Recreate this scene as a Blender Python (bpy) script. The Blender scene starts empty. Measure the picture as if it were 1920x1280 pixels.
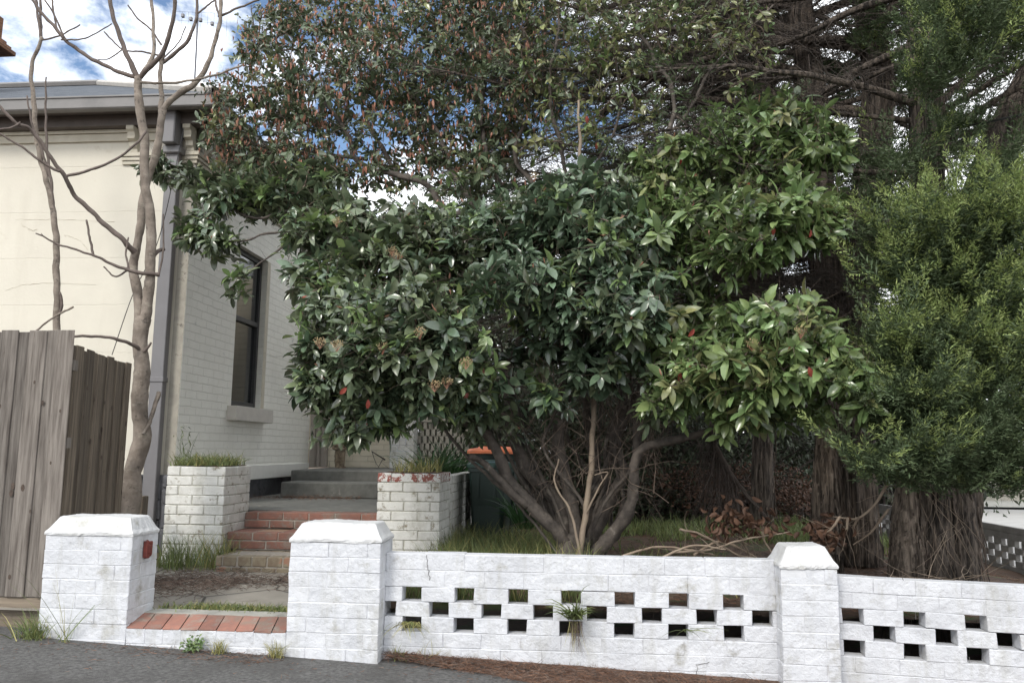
import bpy, math, random
import numpy as np
from mathutils import Matrix

# ---------------------------------------------------------------- camera
SC = bpy.context.scene
COL = SC.collection
F = 1500.0
CZ = 1.33
rad = math.radians
_m = Matrix.Rotation(rad(4.95), 3, 'Z') @ Matrix.Rotation(rad(97.8), 3, 'X') @ Matrix.Rotation(rad(0.6), 3, 'Z')
cam = bpy.data.cameras.new('camera')
cam.sensor_width = 36.0
cam.lens = F / 1920 * 36
cam.clip_start = 0.05
cam.clip_end = 3000
co = bpy.data.objects.new('camera', cam)
co.matrix_world = Matrix.Translation((0, 0, CZ)) @ _m.to_4x4()
COL.objects.link(co)
SC.camera = co
RM = np.array(_m)
CP = np.array([0, 0, CZ])


def at(px, py, Y):
    d = RM @ np.array([(px - 960) / F, (640 - py) / F, -1.0])
    return CP + d * (Y / d[1])


# ---------------------------------------------------------------- world, sun, exposure
SUN_EL, SUN_AZ = 40, 203          # azimuth: clockwise from +Y, direction the sun stands in
w = bpy.data.worlds.new('World')
SC.world = w
w.use_nodes = True
nt = w.node_tree
nt.nodes.clear()
N = nt.nodes.new
out = N('ShaderNodeOutputWorld')
bg = N('ShaderNodeBackground')
sky = N('ShaderNodeTexSky')
sky.sky_type = 'NISHITA'
sky.sun_disc = False
sky.sun_elevation = rad(SUN_EL)
sky.sun_rotation = rad(SUN_AZ)
sky.air_density = 1.0
sky.dust_density = 0.3
sky.ozone_density = 2.0
tc = N('ShaderNodeTexCoord')
mp = N('ShaderNodeMapping')
mp.inputs['Location'].default_value = (0.35, 0.1, 0.22)
mp.inputs['Scale'].default_value = (1.0, 1.0, 1.7)
nz = N('ShaderNodeTexNoise')
nz.inputs['Scale'].default_value = 4.6
nz.inputs['Detail'].default_value = 9
nz.inputs['Roughness'].default_value = 0.58
nz.inputs['Distortion'].default_value = 0.25
cr = N('ShaderNodeValToRGB')
cr.color_ramp.elements[0].position = 0.41
cr.color_ramp.elements[1].position = 0.53
mx = N('ShaderNodeMix')
mx.data_type = 'RGBA'
mx.inputs['B'].default_value = (11.5, 11.8, 12.2, 1)
bg.inputs['Strength'].default_value = 0.135
L = nt.links.new
L(tc.outputs['Generated'], mp.inputs['Vector'])
L(mp.outputs['Vector'], nz.inputs['Vector'])
# open blue patch of the sky at upper left, cloud everywhere else
bd = RM @ np.array([(520 - 960) / F, (640 - 60) / F, -1.0])
bd /= np.linalg.norm(bd)
dp_ = N('ShaderNodeVectorMath')
dp_.operation = 'DOT_PRODUCT'
dp_.inputs[1].default_value = tuple(bd)
nrm_ = N('ShaderNodeVectorMath')
nrm_.operation = 'NORMALIZE'
L(tc.outputs['Generated'], nrm_.inputs[0])
L(nrm_.outputs[0], dp_.inputs[0])
mr_ = N('ShaderNodeMapRange')
mr_.interpolation_type = 'SMOOTHSTEP'
mr_.inputs['From Min'].default_value = math.cos(rad(25))
mr_.inputs['From Max'].default_value = math.cos(rad(6))
mr_.inputs['To Min'].default_value = 0.07
mr_.inputs['To Max'].default_value = -0.125
L(dp_.outputs['Value'], mr_.inputs['Value'])
ad_ = N('ShaderNodeMath')
L(nz.outputs['Fac'], ad_.inputs[0])
L(mr_.outputs['Result'], ad_.inputs[1])
L(ad_.outputs[0], cr.inputs['Fac'])
L(cr.outputs['Color'], mx.inputs['Factor'])
L(sky.outputs['Color'], mx.inputs['A'])
L(mx.outputs['Result'], bg.inputs['Color'])
L(bg.outputs['Background'], out.inputs['Surface'])

sl = bpy.data.lights.new('sun', 'SUN')
sl.energy = 1.6
sl.angle = rad(14)
sl.color = (1.0, 0.95, 0.87)
so = bpy.data.objects.new('sun', sl)
e, a = rad(SUN_EL), rad(SUN_AZ)
sdir = np.array([math.sin(a) * math.cos(e), math.cos(a) * math.cos(e), math.sin(e)])
from mathutils import Vector
so.rotation_euler = Vector(sdir).to_track_quat('Z', 'Y').to_euler()
COL.objects.link(so)
SC.view_settings.view_transform = 'Standard'
SC.view_settings.look = 'None'
SC.view_settings.exposure = 0.43
SC.view_settings.gamma = 1.0
SC.render.engine = 'CYCLES'
SC.cycles.max_bounces = 6
SC.cycles.diffuse_bounces = 3
SC.cycles.glossy_bounces = 2
SC.cycles.transmission_bounces = 3


# ---------------------------------------------------------------- mesh helpers
class MB:
    def __init__(s):
        s.V = []
        s.n = 0
        s.F = []          # (faces array (m,k), mat array)

    def add(s, V, Fs, mat=0):
        V = np.asarray(V, float).reshape(-1, 3)
        s.V.append(V)
        for f in Fs:
            f = np.asarray(f, int)
            if f.size == 0:
                continue
            s.F.append((f + s.n, np.full(len(f), mat, int)))
        s.n += len(V)

    def build(s, name, mats, parent=None, loc=None, smooth=False, jitter=0.0, seed=1):
        if not isinstance(mats, (list, tuple)):
            mats = [mats]
        me = bpy.data.meshes.new(name)
        V = np.concatenate(s.V) if s.V else np.zeros((0, 3))
        if jitter:
            V = V + np.random.default_rng(seed).normal(0, jitter, V.shape)
        root = parent
        off = np.zeros(3)
        if root is not None:
            while root.parent is not None:
                root = root.parent
            off = np.array(root.location)
        elif loc is not None:
            off = np.array(loc, float)
        V = V - off
        idx = np.concatenate([f.ravel() for f, m in s.F])
        tot = np.concatenate([np.full(len(f), f.shape[1], int) for f, m in s.F])
        mi = np.concatenate([m for f, m in s.F])
        me.vertices.add(len(V))
        me.vertices.foreach_set('co', V.ravel())
        me.loops.add(len(idx))
        me.loops.foreach_set('vertex_index', idx)
        me.polygons.add(len(tot))
        st = np.concatenate([[0], np.cumsum(tot)[:-1]])
        me.polygons.foreach_set('loop_start', st)
        me.polygons.foreach_set('loop_total', tot)
        me.polygons.foreach_set('material_index', mi)
        me.polygons.foreach_set('use_smooth', np.full(len(tot), bool(smooth)))
        for m in mats:
            me.materials.append(m)
        me.update(calc_edges=True)
        me.validate()
        o = bpy.data.objects.new(name, me)
        COL.objects.link(o)
        if parent is not None:
            o.parent = parent
        elif loc is not None:
            o.location = loc
        return o


def thing(name, label, cat, loc=(0, 0, 0), group=None):
    o = bpy.data.objects.new(name, None)
    o.empty_display_size = 0.2
    COL.objects.link(o)
    o.location = loc
    return tag(o, label, cat, group)


def tag(o, label=None, cat=None, group=None, kind=None):
    if label:
        o['label'] = label
    if cat:
        o['category'] = cat
    if group:
        o['group'] = group
    if kind:
        o['kind'] = kind
    return o


BOXF = np.array([[0, 3, 2, 1], [4, 5, 6, 7], [0, 1, 5, 4], [1, 2, 6, 5], [2, 3, 7, 6], [3, 0, 4, 7]])


def box(mb, x0, x1, y0, y1, z0, z1, mat=0):
    V = [(x0, y0, z0), (x1, y0, z0), (x1, y1, z0), (x0, y1, z0), (x0, y0, z1), (x1, y0, z1), (x1, y1, z1), (x0, y1, z1)]
    mb.add(V, [BOXF], mat)


def cbox(mb, x0, x1, y0, y1, z0, z1, b=0.005, mat=0, rng=None, j=0.0):
    """box with chamfered edges, corners a little out of true"""
    c = np.array([(x0 + x1) / 2, (y0 + y1) / 2, (z0 + z1) / 2])
    h = np.array([(x1 - x0) / 2, (y1 - y0) / 2, (z1 - z0) / 2])
    b = min(b, h.min() * 0.8)
    V = []
    ix = {}
    for sx in (-1, 1):
        for sy in (-1, 1):
            for sz in (-1, 1):
                s = np.array([sx, sy, sz])
                jj = rng.normal(0, j, 3) if rng is not None and j else 0
                for k in range(3):
                    p = s * h - s * b
                    p[k] = s[k] * h[k]
                    ix[(sx, sy, sz, k)] = len(V)
                    V.append(c + p + jj)
    Q, T = [], []
    for k in range(3):
        a_, b_ = (k + 1) % 3, (k + 2) % 3
        for s in (-1, 1):
            r = []
            for (u, v) in ((-1, -1), (1, -1), (1, 1), (-1, 1)):
                q = [0, 0, 0]
                q[k], q[a_], q[b_] = s, u, v
                r.append(ix[(q[0], q[1], q[2], k)])
            Q.append(r if s > 0 else r[::-1])
    for k in range(3):          # edges along axis k
        a_, b_ = (k + 1) % 3, (k + 2) % 3
        for u in (-1, 1):
            for v in (-1, 1):
                def g(s, f):
                    q = [0, 0, 0]
                    q[k], q[a_], q[b_] = s, u, v
                    return ix[(q[0], q[1], q[2], f)]
                r = [g(-1, a_), g(1, a_), g(1, b_), g(-1, b_)]
                Q.append(r if u * v < 0 else r[::-1])
    for sx in (-1, 1):
        for sy in (-1, 1):
            for sz in (-1, 1):
                r = [ix[(sx, sy, sz, 0)], ix[(sx, sy, sz, 1)], ix[(sx, sy, sz, 2)]]
                T.append(r if sx * sy * sz > 0 else r[::-1])
    mb.add(V, [Q, T], mat)


def bricks(mb, x0, x1, y0, y1, z0, z1, ch=0.086, bl=0.24, jt=0.005, rng=None, mat=0, mort=1, start=0, gap=0.004, b=0.005, top_mat=None, splity=True, matfn=None, irr=0):
    """a solid block of brick courses with recessed joints"""
    n = max(1, round((z1 - z0) / ch))
    ch = (z1 - z0) / n
    box(mb, x0 + jt, x1 - jt, y0 + jt, y1 - jt, z0, z1 - jt, mort)
    for i in range(n):
        za, zb = z0 + i * ch + gap, z0 + (i + 1) * ch - gap
        odd = (i + start) % 2

        def cuts(a0, a1, odd):
            Lg = a1 - a0
            if Lg < 0.16:
                return [a0, a1]
            c = [a0]
            p = a0 + (bl / 2 if odd else bl) + rng.normal(0, .006)
            while p < a1 - 0.05:
                if not (irr and rng.random() < irr):
                    c.append(p)
                p += bl + rng.normal(0, .006)
            c.append(a1)
            return c
        cx = cuts(x0, x1, odd)
        cy = cuts(y0, y1, 1 - odd) if splity else [y0, y1]
        for a0, a1 in zip(cx[:-1], cx[1:]):
            for c0, c1 in zip(cy[:-1], cy[1:]):
                if not (a0 == cx[0] or a1 == cx[-1] or c0 == cy[0] or c1 == cy[-1]):
                    continue
                o = np.clip(rng.normal(0, 0.0014, 3), -.0024, .0024)
                m = mat if top_mat is None or i < n - 1 else top_mat
                if matfn:
                    m = matfn(i, rng)
                cbox(mb, a0 + (gap if a0 > cx[0] else 0) + o[0], a1 - (gap if a1 < cx[-1] else 0) + o[0],
                     c0 + (gap if c0 > cy[0] else 0) + o[1], c1 - (gap if c1 < cy[-1] else 0) + o[1], za, zb, b, m, rng, 0.0012)


def smoothline(P, n):
    P = np.asarray(P, float)
    k = len(P)
    if k == 2:
        t = np.linspace(0, 1, n)[:, None]
        return P[0] + (P[1] - P[0]) * t
    u = np.linspace(0, k - 1, n)
    Q = np.vstack([2 * P[0] - P[1], P, 2 * P[-1] - P[-2]])
    o = []
    for x in u:
        i = min(int(x), k - 2)
        t = x - i
        p0, p1, p2, p3 = Q[i], Q[i + 1], Q[i + 2], Q[i + 3]
        o.append(0.5 * (2 * p1 + (p2 - p0) * t + (2 * p0 - 5 * p1 + 4 * p2 - p3) * t * t + (3 * p1 - p0 - 3 * p2 + p3) * t ** 3))
    return np.array(o)


def tube(mb, P, R, sides=6, mat=0, rng=None, lump=0.0, ridge=0.0, cap=True):
    P = np.asarray(P, float)
    n = len(P)
    R = np.asarray(R, float) * np.ones(n)
    T = np.gradient(P, axis=0)
    T /= np.linalg.norm(T, axis=1)[:, None] + 1e-9
    up = np.array([0.13, 0.21, 0.97]) if abs(T[0][2]) < 0.9 else np.array([1.0, 0.1, 0.05])
    A = np.cross(T, up)
    A /= np.linalg.norm(A, axis=1)[:, None] + 1e-9
    B = np.cross(T, A)
    th = np.arange(sides) * 2 * math.pi / sides
    rr = R[:, None] * np.ones((n, sides))
    if ridge:
        base = rng.normal(0, 1, sides)
        cur = base.copy()
        for i in range(n):
            cur = 0.88 * cur + 0.35 * rng.normal(0, 1, sides)
            rr[i] *= 1 + ridge * cur
    if lump:
        rr *= 1 + lump * rng.normal(0, 1, (n, sides))
    V = P[:, None, :] + rr[..., None] * (np.cos(th)[None, :, None] * A[:, None, :] + np.sin(th)[None, :, None] * B[:, None, :])
    V = V.reshape(-1, 3)
    i = np.arange(n - 1)[:, None] * sides
    j = np.arange(sides)[None, :]
    k = (j + 1) % sides
    Q = np.stack([i + j, i + k, i + sides + k, i + sides + j], -1).reshape(-1, 4)
    fs = [Q]
    if cap:
        V = np.vstack([V, P[-1] + T[-1] * R[-1] * 0.5])
        c = len(V) - 1
        b = (n - 1) * sides
        fs.append(np.array([[b + q, b + (q + 1) % sides, c] for q in range(sides)]))
    mb.add(V, fs, mat)


def unit(v):
    return v / (np.linalg.norm(v, axis=-1, keepdims=True) + 1e-9)


def twigs(mb, P, D, Ln, Rd, rng, segs=3, sag=0.0, wob=0.15, mat=0, sides=3):
    """many thin curved tapering twigs; returns their tips"""
    n = len(P)
    if n == 0:
        return P
    Ln = np.ones(n) * Ln
    Rd = np.ones(n) * Rd
    pts = [P]
    d = unit(D)
    p = P
    for s in range(segs):
        d = unit(d + rng.normal(0, wob, (n, 3)) + np.array([0, 0, -sag]))
        p = p + d * (Ln / segs)[:, None]
        pts.append(p)
    pts = np.stack(pts, 1)
    T = unit(pts[:, -1] - pts[:, 0])
    A = unit(np.cross(T, np.array([0.3, 0.5, 0.81])))
    B = np.cross(T, A)
    th = np.arange(sides) * 2 * math.pi / sides
    r = Rd[:, None] * np.linspace(1, 0.25, segs + 1)[None, :]
    ring = np.cos(th)[None, :, None] * A[:, None, :] + np.sin(th)[None, :, None] * B[:, None, :]
    V = pts[:, :, None, :] + r[:, :, None, None] * ring[:, None, :, :]
    m = (segs + 1) * sides
    V = V.reshape(-1, 3)
    q = []
    for s in range(segs):
        for j in range(sides):
            k = (j + 1) % sides
            q.append([s * sides + j, s * sides + k, (s + 1) * sides + k, (s + 1) * sides + j])
    Q = (np.array(q)[None] + (np.arange(n) * m)[:, None, None]).reshape(-1, 4)
    mb.add(V, [Q], mat)
    return pts[:, -1]


LEAF_T = np.array([0, .22, .22, .22, .52, .52, .52, .8, .8, .8, 1.0])
LEAF_S = np.array([0, -.34, 0, .34, -.5, 0, .5, -.36, 0, .36, 0])
LEAF_Q = np.array([[1, 2, 5, 4], [2, 3, 6, 5], [4, 5, 8, 7], [5, 6, 9, 8]])
LEAF_3 = np.array([[0, 2, 1], [0, 3, 2], [7, 8, 10], [8, 9, 10]])
SL_T = np.array([0, .5, .5, 1.0])
SL_S = np.array([0, -.5, .5, 0])
SL_3 = np.array([[0, 2, 1], [1, 2, 3]])


def leaves(mb, P, A, Nr, Ln, W, mat=0, curl=0.25, fold=0.18, simple=False):
    n = len(P)
    if n == 0:
        return
    Ln = np.ones(n) * Ln
    W = np.ones(n) * W
    curl = np.ones(n) * curl
    A = unit(A)
    S = unit(np.cross(A, Nr))
    U = np.cross(S, A)
    t, s = (SL_T, SL_S) if simple else (LEAF_T, LEAF_S)
    h = -curl[:, None] * (t ** 2)[None, :] + fold * np.abs(s)[None, :] * (W / Ln)[:, None] * 2
    V = P[:, None, :] + A[:, None, :] * (t[None, :] * Ln[:, None])[..., None] + S[:, None, :] * (s[None, :] * W[:, None])[..., None] \
        + U[:, None, :] * (h * Ln[:, None])[..., None]
    m = len(t)
    off = (np.arange(n) * m)[:, None, None]
    if simple:
        mb.add(V.reshape(-1, 3), [(SL_3[None] + off).reshape(-1, 3)], mat)
    else:
        mb.add(V.reshape(-1, 3), [(LEAF_Q[None] + off).reshape(-1, 4), (LEAF_3[None] + off).reshape(-1, 3)], mat)


def grass(mb, P, rng, Ln=0.15, W=0.005, lean=0.5, mat=0, D=None, droop=0.5):
    n = len(P)
    Ln = Ln * rng.uniform(0.45, 1.2, n)
    if D is None:
        az = rng.uniform(0, 2 * math.pi, n)
        l = rng.uniform(0.05, lean, n)
        D = np.stack([np.cos(az) * l, np.sin(az) * l, np.ones(n)], 1)
    D = unit(D)
    hor = unit(D * np.array([1, 1, 0]) + 1e-3)
    S = unit(np.cross(D, rng.normal(0, 1, (n, 3))))
    segs = 4
    V = []
    p = P.copy()
    d = D.copy()
    for k in range(segs + 1):
        t = k / segs
        wd = W * (1 - t ** 1.5) * 0.5 + 0.0003
        V.append(np.stack([p - S * wd, p + S * wd], 1))
        p = p + d * (Ln / segs)[:, None]
        d = unit(d + (hor * 0.5 - np.array([0, 0, 1.0]) * 0.5) * droop * (0.3 + t) * rng.uniform(0.3, 1.2, n)[:, None])
    V = np.stack(V, 1).reshape(-1, 3)
    q = np.array([[2 * k, 2 * k + 1, 2 * k + 3, 2 * k + 2] for k in range(segs)])
    Q = (q[None] + (np.arange(n) * 2 * (segs + 1))[:, None, None]).reshape(-1, 4)
    mb.add(V, [Q], mat)


def gridmesh(mb, xs, ys, zf, mat=0):
    X, Y = np.meshgrid(xs, ys)
    Z = zf(X, Y)
    nx, ny = len(xs), len(ys)
    i = np.arange(ny - 1)[:, None] * nx + np.arange(nx - 1)[None, :]
    Q = np.stack([i, i + 1, i + nx + 1, i + nx], -1).reshape(-1, 4)
    mb.add(np.stack([X, Y, Z], -1).reshape(-1, 3), [Q], mat)


def snoise(X, Y, s, seed=0, oct=3):
    r = np.random.default_rng(seed)
    o = np.zeros_like(X, float)
    for k in range(oct * 3):
        f = 2 ** (k // 3) * s
        a_ = r.uniform(0, 2 * math.pi)
        o += np.sin(f * (X * math.cos(a_) + Y * math.sin(a_)) * 6.28 + r.uniform(0, 6.28)) / 2 ** (k // 3)
    return o / 3


# ---------------------------------------------------------------- materials
def mat(name, c1, c2=None, rough=0.7, scale=8.0, detail=6, bump=0.0, bscale=None, bdist=0.01, lo=0.35, hi=0.65,
        c3=None, s3=3.0, t3=0.6, w3=0.05, stretch=None, island=0.0, spec=0.5, brick=None, metal=0.0, transl=0.0, hue=0.0, drip=None):
    m = bpy.data.materials.new(name)
    m.use_nodes = True
    t = m.node_tree
    t.nodes.clear()
    N = t.nodes.new
    L = t.links.new
    o = N('ShaderNodeOutputMaterial')
    b = N('ShaderNodeBsdfPrincipled')
    b.inputs['Roughness'].default_value = rough
    b.inputs['Metallic'].default_value = metal
    b.inputs['Specular IOR Level'].default_value = spec
    L(b.outputs[0], o.inputs['Surface'])
    if c2 is None:
        c2 = tuple(min(1, x * 1.15) for x in c1)
    tc = N('ShaderNodeTexCoord')
    vec = tc.outputs['Object']
    if stretch:
        mp = N('ShaderNodeMapping')
        mp.inputs['Scale'].default_value = stretch
        L(vec, mp.inputs['Vector'])
        vec = mp.outputs['Vector']

    def noise(s, d, r=0.6, v=None):
        n = N('ShaderNodeTexNoise')
        n.inputs['Scale'].default_value = s
        n.inputs['Detail'].default_value = d
        n.inputs['Roughness'].default_value = r
        L(v or vec, n.inputs['Vector'])
        return n.outputs['Fac']

    def ramp(fac, p0, p1):
        r = N('ShaderNodeMapRange')
        r.inputs['From Min'].default_value = p0
        r.inputs['From Max'].default_value = p1
        L(fac, r.inputs['Value'])
        return r.outputs['Result']

    def mix(f, A, B):
        x = N('ShaderNodeMix')
        x.data_type = 'RGBA'
        for s, v in (('Factor', f), ('A', A), ('B', B)):
            if isinstance(v, (tuple, float, int)):
                x.inputs[s].default_value = v if not isinstance(v, tuple) else (*v[:3], 1)
            else:
                L(v, x.inputs[s])
        return x.outputs['Result']
    col = mix(ramp(noise(scale, detail), lo, hi), c1, c2)
    if c3 is not None:
        col = mix(ramp(noise(s3, 8, 0.7), t3, t3 + w3), col, c3)
    if drip:
        dc, dsx, dsz, dt, dw, damt = drip
        mpd = N('ShaderNodeMapping')
        mpd.inputs['Scale'].default_value = (dsx, dsx, dsz)
        L(tc.outputs['Object'], mpd.inputs['Vector'])
        dm = N('ShaderNodeMath')
        dm.operation = 'MULTIPLY'
        dm.inputs[1].default_value = damt
        L(ramp(noise(1.0, 10, .7, mpd.outputs['Vector']), dt, dt + dw), dm.inputs[0])
        col = mix(dm.outputs[0], col, dc)
    if island:
        g = N('ShaderNodeNewGeometry')
        hs = N('ShaderNodeHueSaturation')
        L(col, hs.inputs['Color'])
        r = N('ShaderNodeMapRange')
        r.inputs['To Min'].default_value = 1 - island
        r.inputs['To Max'].default_value = 1 + island
        L(g.outputs['Random Per Island'], r.inputs['Value'])
        L(r.outputs['Result'], hs.inputs['Value'])
        if hue:
            mlt = N('ShaderNodeMath')
            mlt.operation = 'MULTIPLY'
            mlt.inputs[1].default_value = 7.31
            fr = N('ShaderNodeMath')
            fr.operation = 'FRACT'
            r2 = N('ShaderNodeMapRange')
            r2.inputs['To Min'].default_value = 0.5 - hue
            r2.inputs['To Max'].default_value = 0.5 + hue
            L(g.outputs['Random Per Island'], mlt.inputs[0])
            L(mlt.outputs[0], fr.inputs[0])
            L(fr.outputs[0], r2.inputs['Value'])
            L(r2.outputs['Result'], hs.inputs['Hue'])
        col = hs.outputs['Color']
    hgt = None
    if brick:
        ax, bc, bj, bw, bh = brick      # plane axes, joint colour mix, joint depth
        sp = N('ShaderNodeSeparateXYZ')
        cb = N('ShaderNodeCombineXYZ')
        L(tc.outputs['Object'], sp.inputs[0])
        L(sp.outputs[ax[0]], cb.inputs[0])
        L(sp.outputs[ax[1]], cb.inputs[1])
        nv = N('ShaderNodeTexNoise')
        nv.inputs['Scale'].default_value = 9
        L(tc.outputs['Object'], nv.inputs['Vector'])
        va = N('ShaderNodeVectorMath')
        va.operation = 'MULTIPLY_ADD'
        va.inputs[1].default_value = (0.02, 0.02, 0)
        L(nv.outputs['Color'], va.inputs[0])
        L(cb.outputs[0], va.inputs[2])
        bt = N('ShaderNodeTexBrick')
        bt.inputs['Scale'].default_value = 1
        bt.inputs['Brick Width'].default_value = bw
        bt.inputs['Row Height'].default_value = bh
        bt.inputs['Mortar Size'].default_value = 0.005
        bt.inputs['Mortar Smooth'].default_value = 0.6
        L(va.outputs[0], bt.inputs['Vector'])
        inv = N('ShaderNodeMath')
        inv.operation = 'SUBTRACT'
        inv.inputs[0].default_value = 1
        L(bt.outputs['Fac'], inv.inputs[1])
        hgt = inv.outputs[0]
        fm = N('ShaderNodeMath')
        fm.operation = 'MULTIPLY'
        L(bt.outputs['Fac'], fm.inputs[0])
        L(ramp(noise(3.0, 5), 0.3, 0.7), fm.inputs[1])
        col = mix(fm.outputs[0], col, bc)
        bp0 = N('ShaderNodeBump')
        bp0.inputs['Strength'].default_value = 1.0
        bp0.inputs['Distance'].default_value = bj
        L(hgt, bp0.inputs['Height'])
    L(col, b.inputs['Base Color'])
    if bump:
        bp = N('ShaderNodeBump')
        bp.inputs['Strength'].default_value = bump
        bp.inputs['Distance'].default_value = bdist
        L(noise(bscale or scale * 3, 8, 0.65), bp.inputs['Height'])
        if brick:
            L(bp0.outputs[0], bp.inputs['Normal'])
        L(bp.outputs[0], b.inputs['Normal'])
    elif brick:
        L(bp0.outputs[0], b.inputs['Normal'])
    if transl:
        tr = N('ShaderNodeBsdfTranslucent')
        L(col, tr.inputs['Color'])
        ms = N('ShaderNodeMixShader')
        ms.inputs[0].default_value = transl
        L(b.outputs[0], ms.inputs[1])
        L(tr.outputs[0], ms.inputs[2])
        L(ms.outputs[0], o.inputs['Surface'])
    return m


M = {}
M['white'] = mat('white_paint', (0.522, 0.531, 0.558), (0.603, 0.612, 0.639), .62, 5, 8, 1.0, 13, .018, c3=(.33, .32, .29), s3=6, t3=.56, w3=.16, drip=((.31, .30, .25), 8, 1.6, .50, .2, .5))
M['white_joint'] = mat('painted_joint', (0.522, 0.531, 0.549), (0.612, 0.6165, 0.639), .8, 9, 8, 0.6, 40, .006, c3=(.30, .28, .26), s3=6, t3=.56, w3=.12)
M['cap'] = mat('white_render', (0.477, 0.4815, 0.486), (0.549, 0.549, 0.549), .6, 5, 8, 0.9, 16, .014, c3=(.34, .33, .29), s3=8, t3=.60, w3=.14, drip=((.40, .39, .34), 4, 4, .5, .25, .5))
M['old_white'] = mat('weathered_white_paint', (0.6, 0.595, 0.555), (0.72, 0.715, 0.68), .75, 7, 9, 0.9, 35, .008, c3=(.25, .22, .16), s3=11, t3=.56, w3=.10, drip=((.30, .285, .215), 5, 2.2, .52, .22, .55))
M['old_joint'] = mat('grimy_joint', (.26, .25, .20), (.55, .54, .48), .9, 20, 8, 0.6, 60, .005)
M['peel_red'] = mat('peeling_brick', (.30, .10, .08), (.26, .10, .075), .85, 6, 6, 0.7, 50, .006, c3=(.68, .68, .65), s3=22, t3=.47, w3=.03)
M['red'] = mat('red_brick', (.27, .125, .09), (.19, .095, .075), .85, 14, 8, 0.8, 70, .005, island=.25, c3=(.24, .20, .165), s3=7, t3=.52, w3=.14, drip=((.16, .15, .12), 4, 4, .52, .2, .6))
M['tan_brick'] = mat('worn_brick', (.34, .22, .15), (.25, .17, .12), .9, 18, 8, 0.8, 70, .005, island=.2)
M['mossy_brick'] = mat('mossy_brick', (.23, .20, .14), (.17, .13, .09), .9, 18, 8, 0.8, 70, .005, c3=(.28, .15, .10), s3=5, t3=.55, w3=.05)
M['mortar'] = mat('mortar', (.22, .20, .17), (.34, .31, .27), .95, 25, 8, 0.6, 80, .004)
M['cement'] = mat('cement', (.36, .35, .31), (.26, .255, .23), .9, 9, 9, 0.7, 90, .004, c3=(.15, .14, .12), s3=5, t3=.60, w3=.12)
M['dark_cement'] = mat('weathered_cement', (.17, .17, .155), (.11, .11, .10), .9, 7, 9, 0.7, 60, .005, c3=(.27, .26, .23), s3=6, t3=.62, w3=.1)
M['crazy'] = None
M['asphalt'] = mat('asphalt', (0.0595, 0.0578, 0.0561), (0.136, 0.1326, 0.1275), .92, 45, 10, 1.0, 150, .010, lo=.36, hi=.64, c3=(.28, .27, .25), s3=80, t3=.64, w3=.05, drip=((.055, .052, .048), 1.3, 1.3, .5, .12, .7))
M['cream'] = mat('cream_render', (0.594, 0.558, 0.477), (0.648, 0.612, 0.522), .85, 1.6, 8, 0.35, 30, .006, c3=(.52, .47, .38), s3=2.3, t3=.62, w3=.12, drip=((.50, .46, .38), 3, .5, .55, .2, .4), brick=((0, 2), (.62, .58, .49), .002, 5.3, .5))
M['cream_trim'] = mat('cream_moulding', (.56, .52, .43), (.50, .46, .37), .8, 8, 8, 0.3, 40, .004, c3=(.30, .27, .21), s3=6, t3=.62, w3=.15)
M['blue_wall'] = mat('pale_green_grey_painted_brick', (0.79, 0.78, 0.715), (0.85, 0.84, 0.775), .75, 3, 8, 0.5, 40, .005, c3=(.42, .44, .42), s3=4, t3=.63, w3=.1,
                     brick=((1, 2), (.68, .67, .61), .005, .24, .086))
M['porch_wall'] = mat('cream_painted_brick', (0.82, 0.75, 0.6), (0.76, 0.69, 0.55), .8, 4, 8, 0.5, 50, .005, c3=(.36, .30, .22), s3=7, t3=.68, w3=.06,
                      brick=((0, 2), (.5, .45, .34), .006, .24, .086))
M['weathered'] = mat('weathered_corner', (.30, .28, .24), (.42, .39, .33), .9, 8, 8, 0.7, 40, .006, c3=(.16, .15, .13), s3=8, t3=.58, w3=.1)
M['pipe'] = mat('grey_painted_metal', (.155, .15, .155), (.175, .17, .175), .5, 4, 5, 0.1, 60, .002)
M['gutter'] = mat('gutter_grey', (.20, .19, .185), (.16, .155, .15), .55, 4, 6, 0.1, 40, .002)
M['soffit'] = mat('dark_soffit', (.10, .085, .078), (.13, .11, .10), .8, 9, 6, 0.2, 40, .003)
M['roof'] = mat('grey_slate', (.07, .08, .095), (.11, .12, .135), .92, 6, 6, 0.4, 40, .004, spec=.15, brick=((0, 1), (.07, .08, .09), .012, .3, .2))
M['hip'] = mat('pale_ridge_capping', (.42, .40, .37), (.36, .34, .31), .7, 6)
M['bluestone'] = mat('bluestone', (.075, .078, .085), (.13, .13, .14), .85, 9, 8, 0.9, 30, .012, c3=(.04, .038, .036), s3=6, t3=.58, w3=.05)
M['glass'] = mat('window_glass', (.012, .014, .016), (.02, .022, .025), .06, 2, 2, spec=.9)
M['blind'] = mat('window_blind', (.10, .10, .10), (.07, .07, .07), .8, 10, 4, stretch=(6, 6, .3))
M['frame'] = mat('dark_window_frame', (.035, .036, .038), (.05, .05, .052), .45, 10)
M['sill'] = mat('stone_sill', (0.58, 0.55, 0.5), (0.52, 0.49, 0.45), .85, 9, 8, 0.4, 60, .003)
M['door_trim'] = mat('greige_joinery', (.36, .32, .28), (.32, .29, .25), .6, 6, 6, 0.2, 40, .002)
M['stone'] = mat('mossy_stone', (.32, .26, .18), (.15, .11, .08), .95, 22, 8, 0.9, 60, .008)
M['timber'] = mat('weathered_timber', (0.0562, 0.045, 0.0375), (0.2025, 0.18, 0.1575), .85, 5, 9, 0.9, 14, .006, lo=.3, hi=.7, stretch=(9, 9, .55), island=.36,
                  c3=(.06, .045, .035), s3=3.2, t3=.60, w3=.09)
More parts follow.
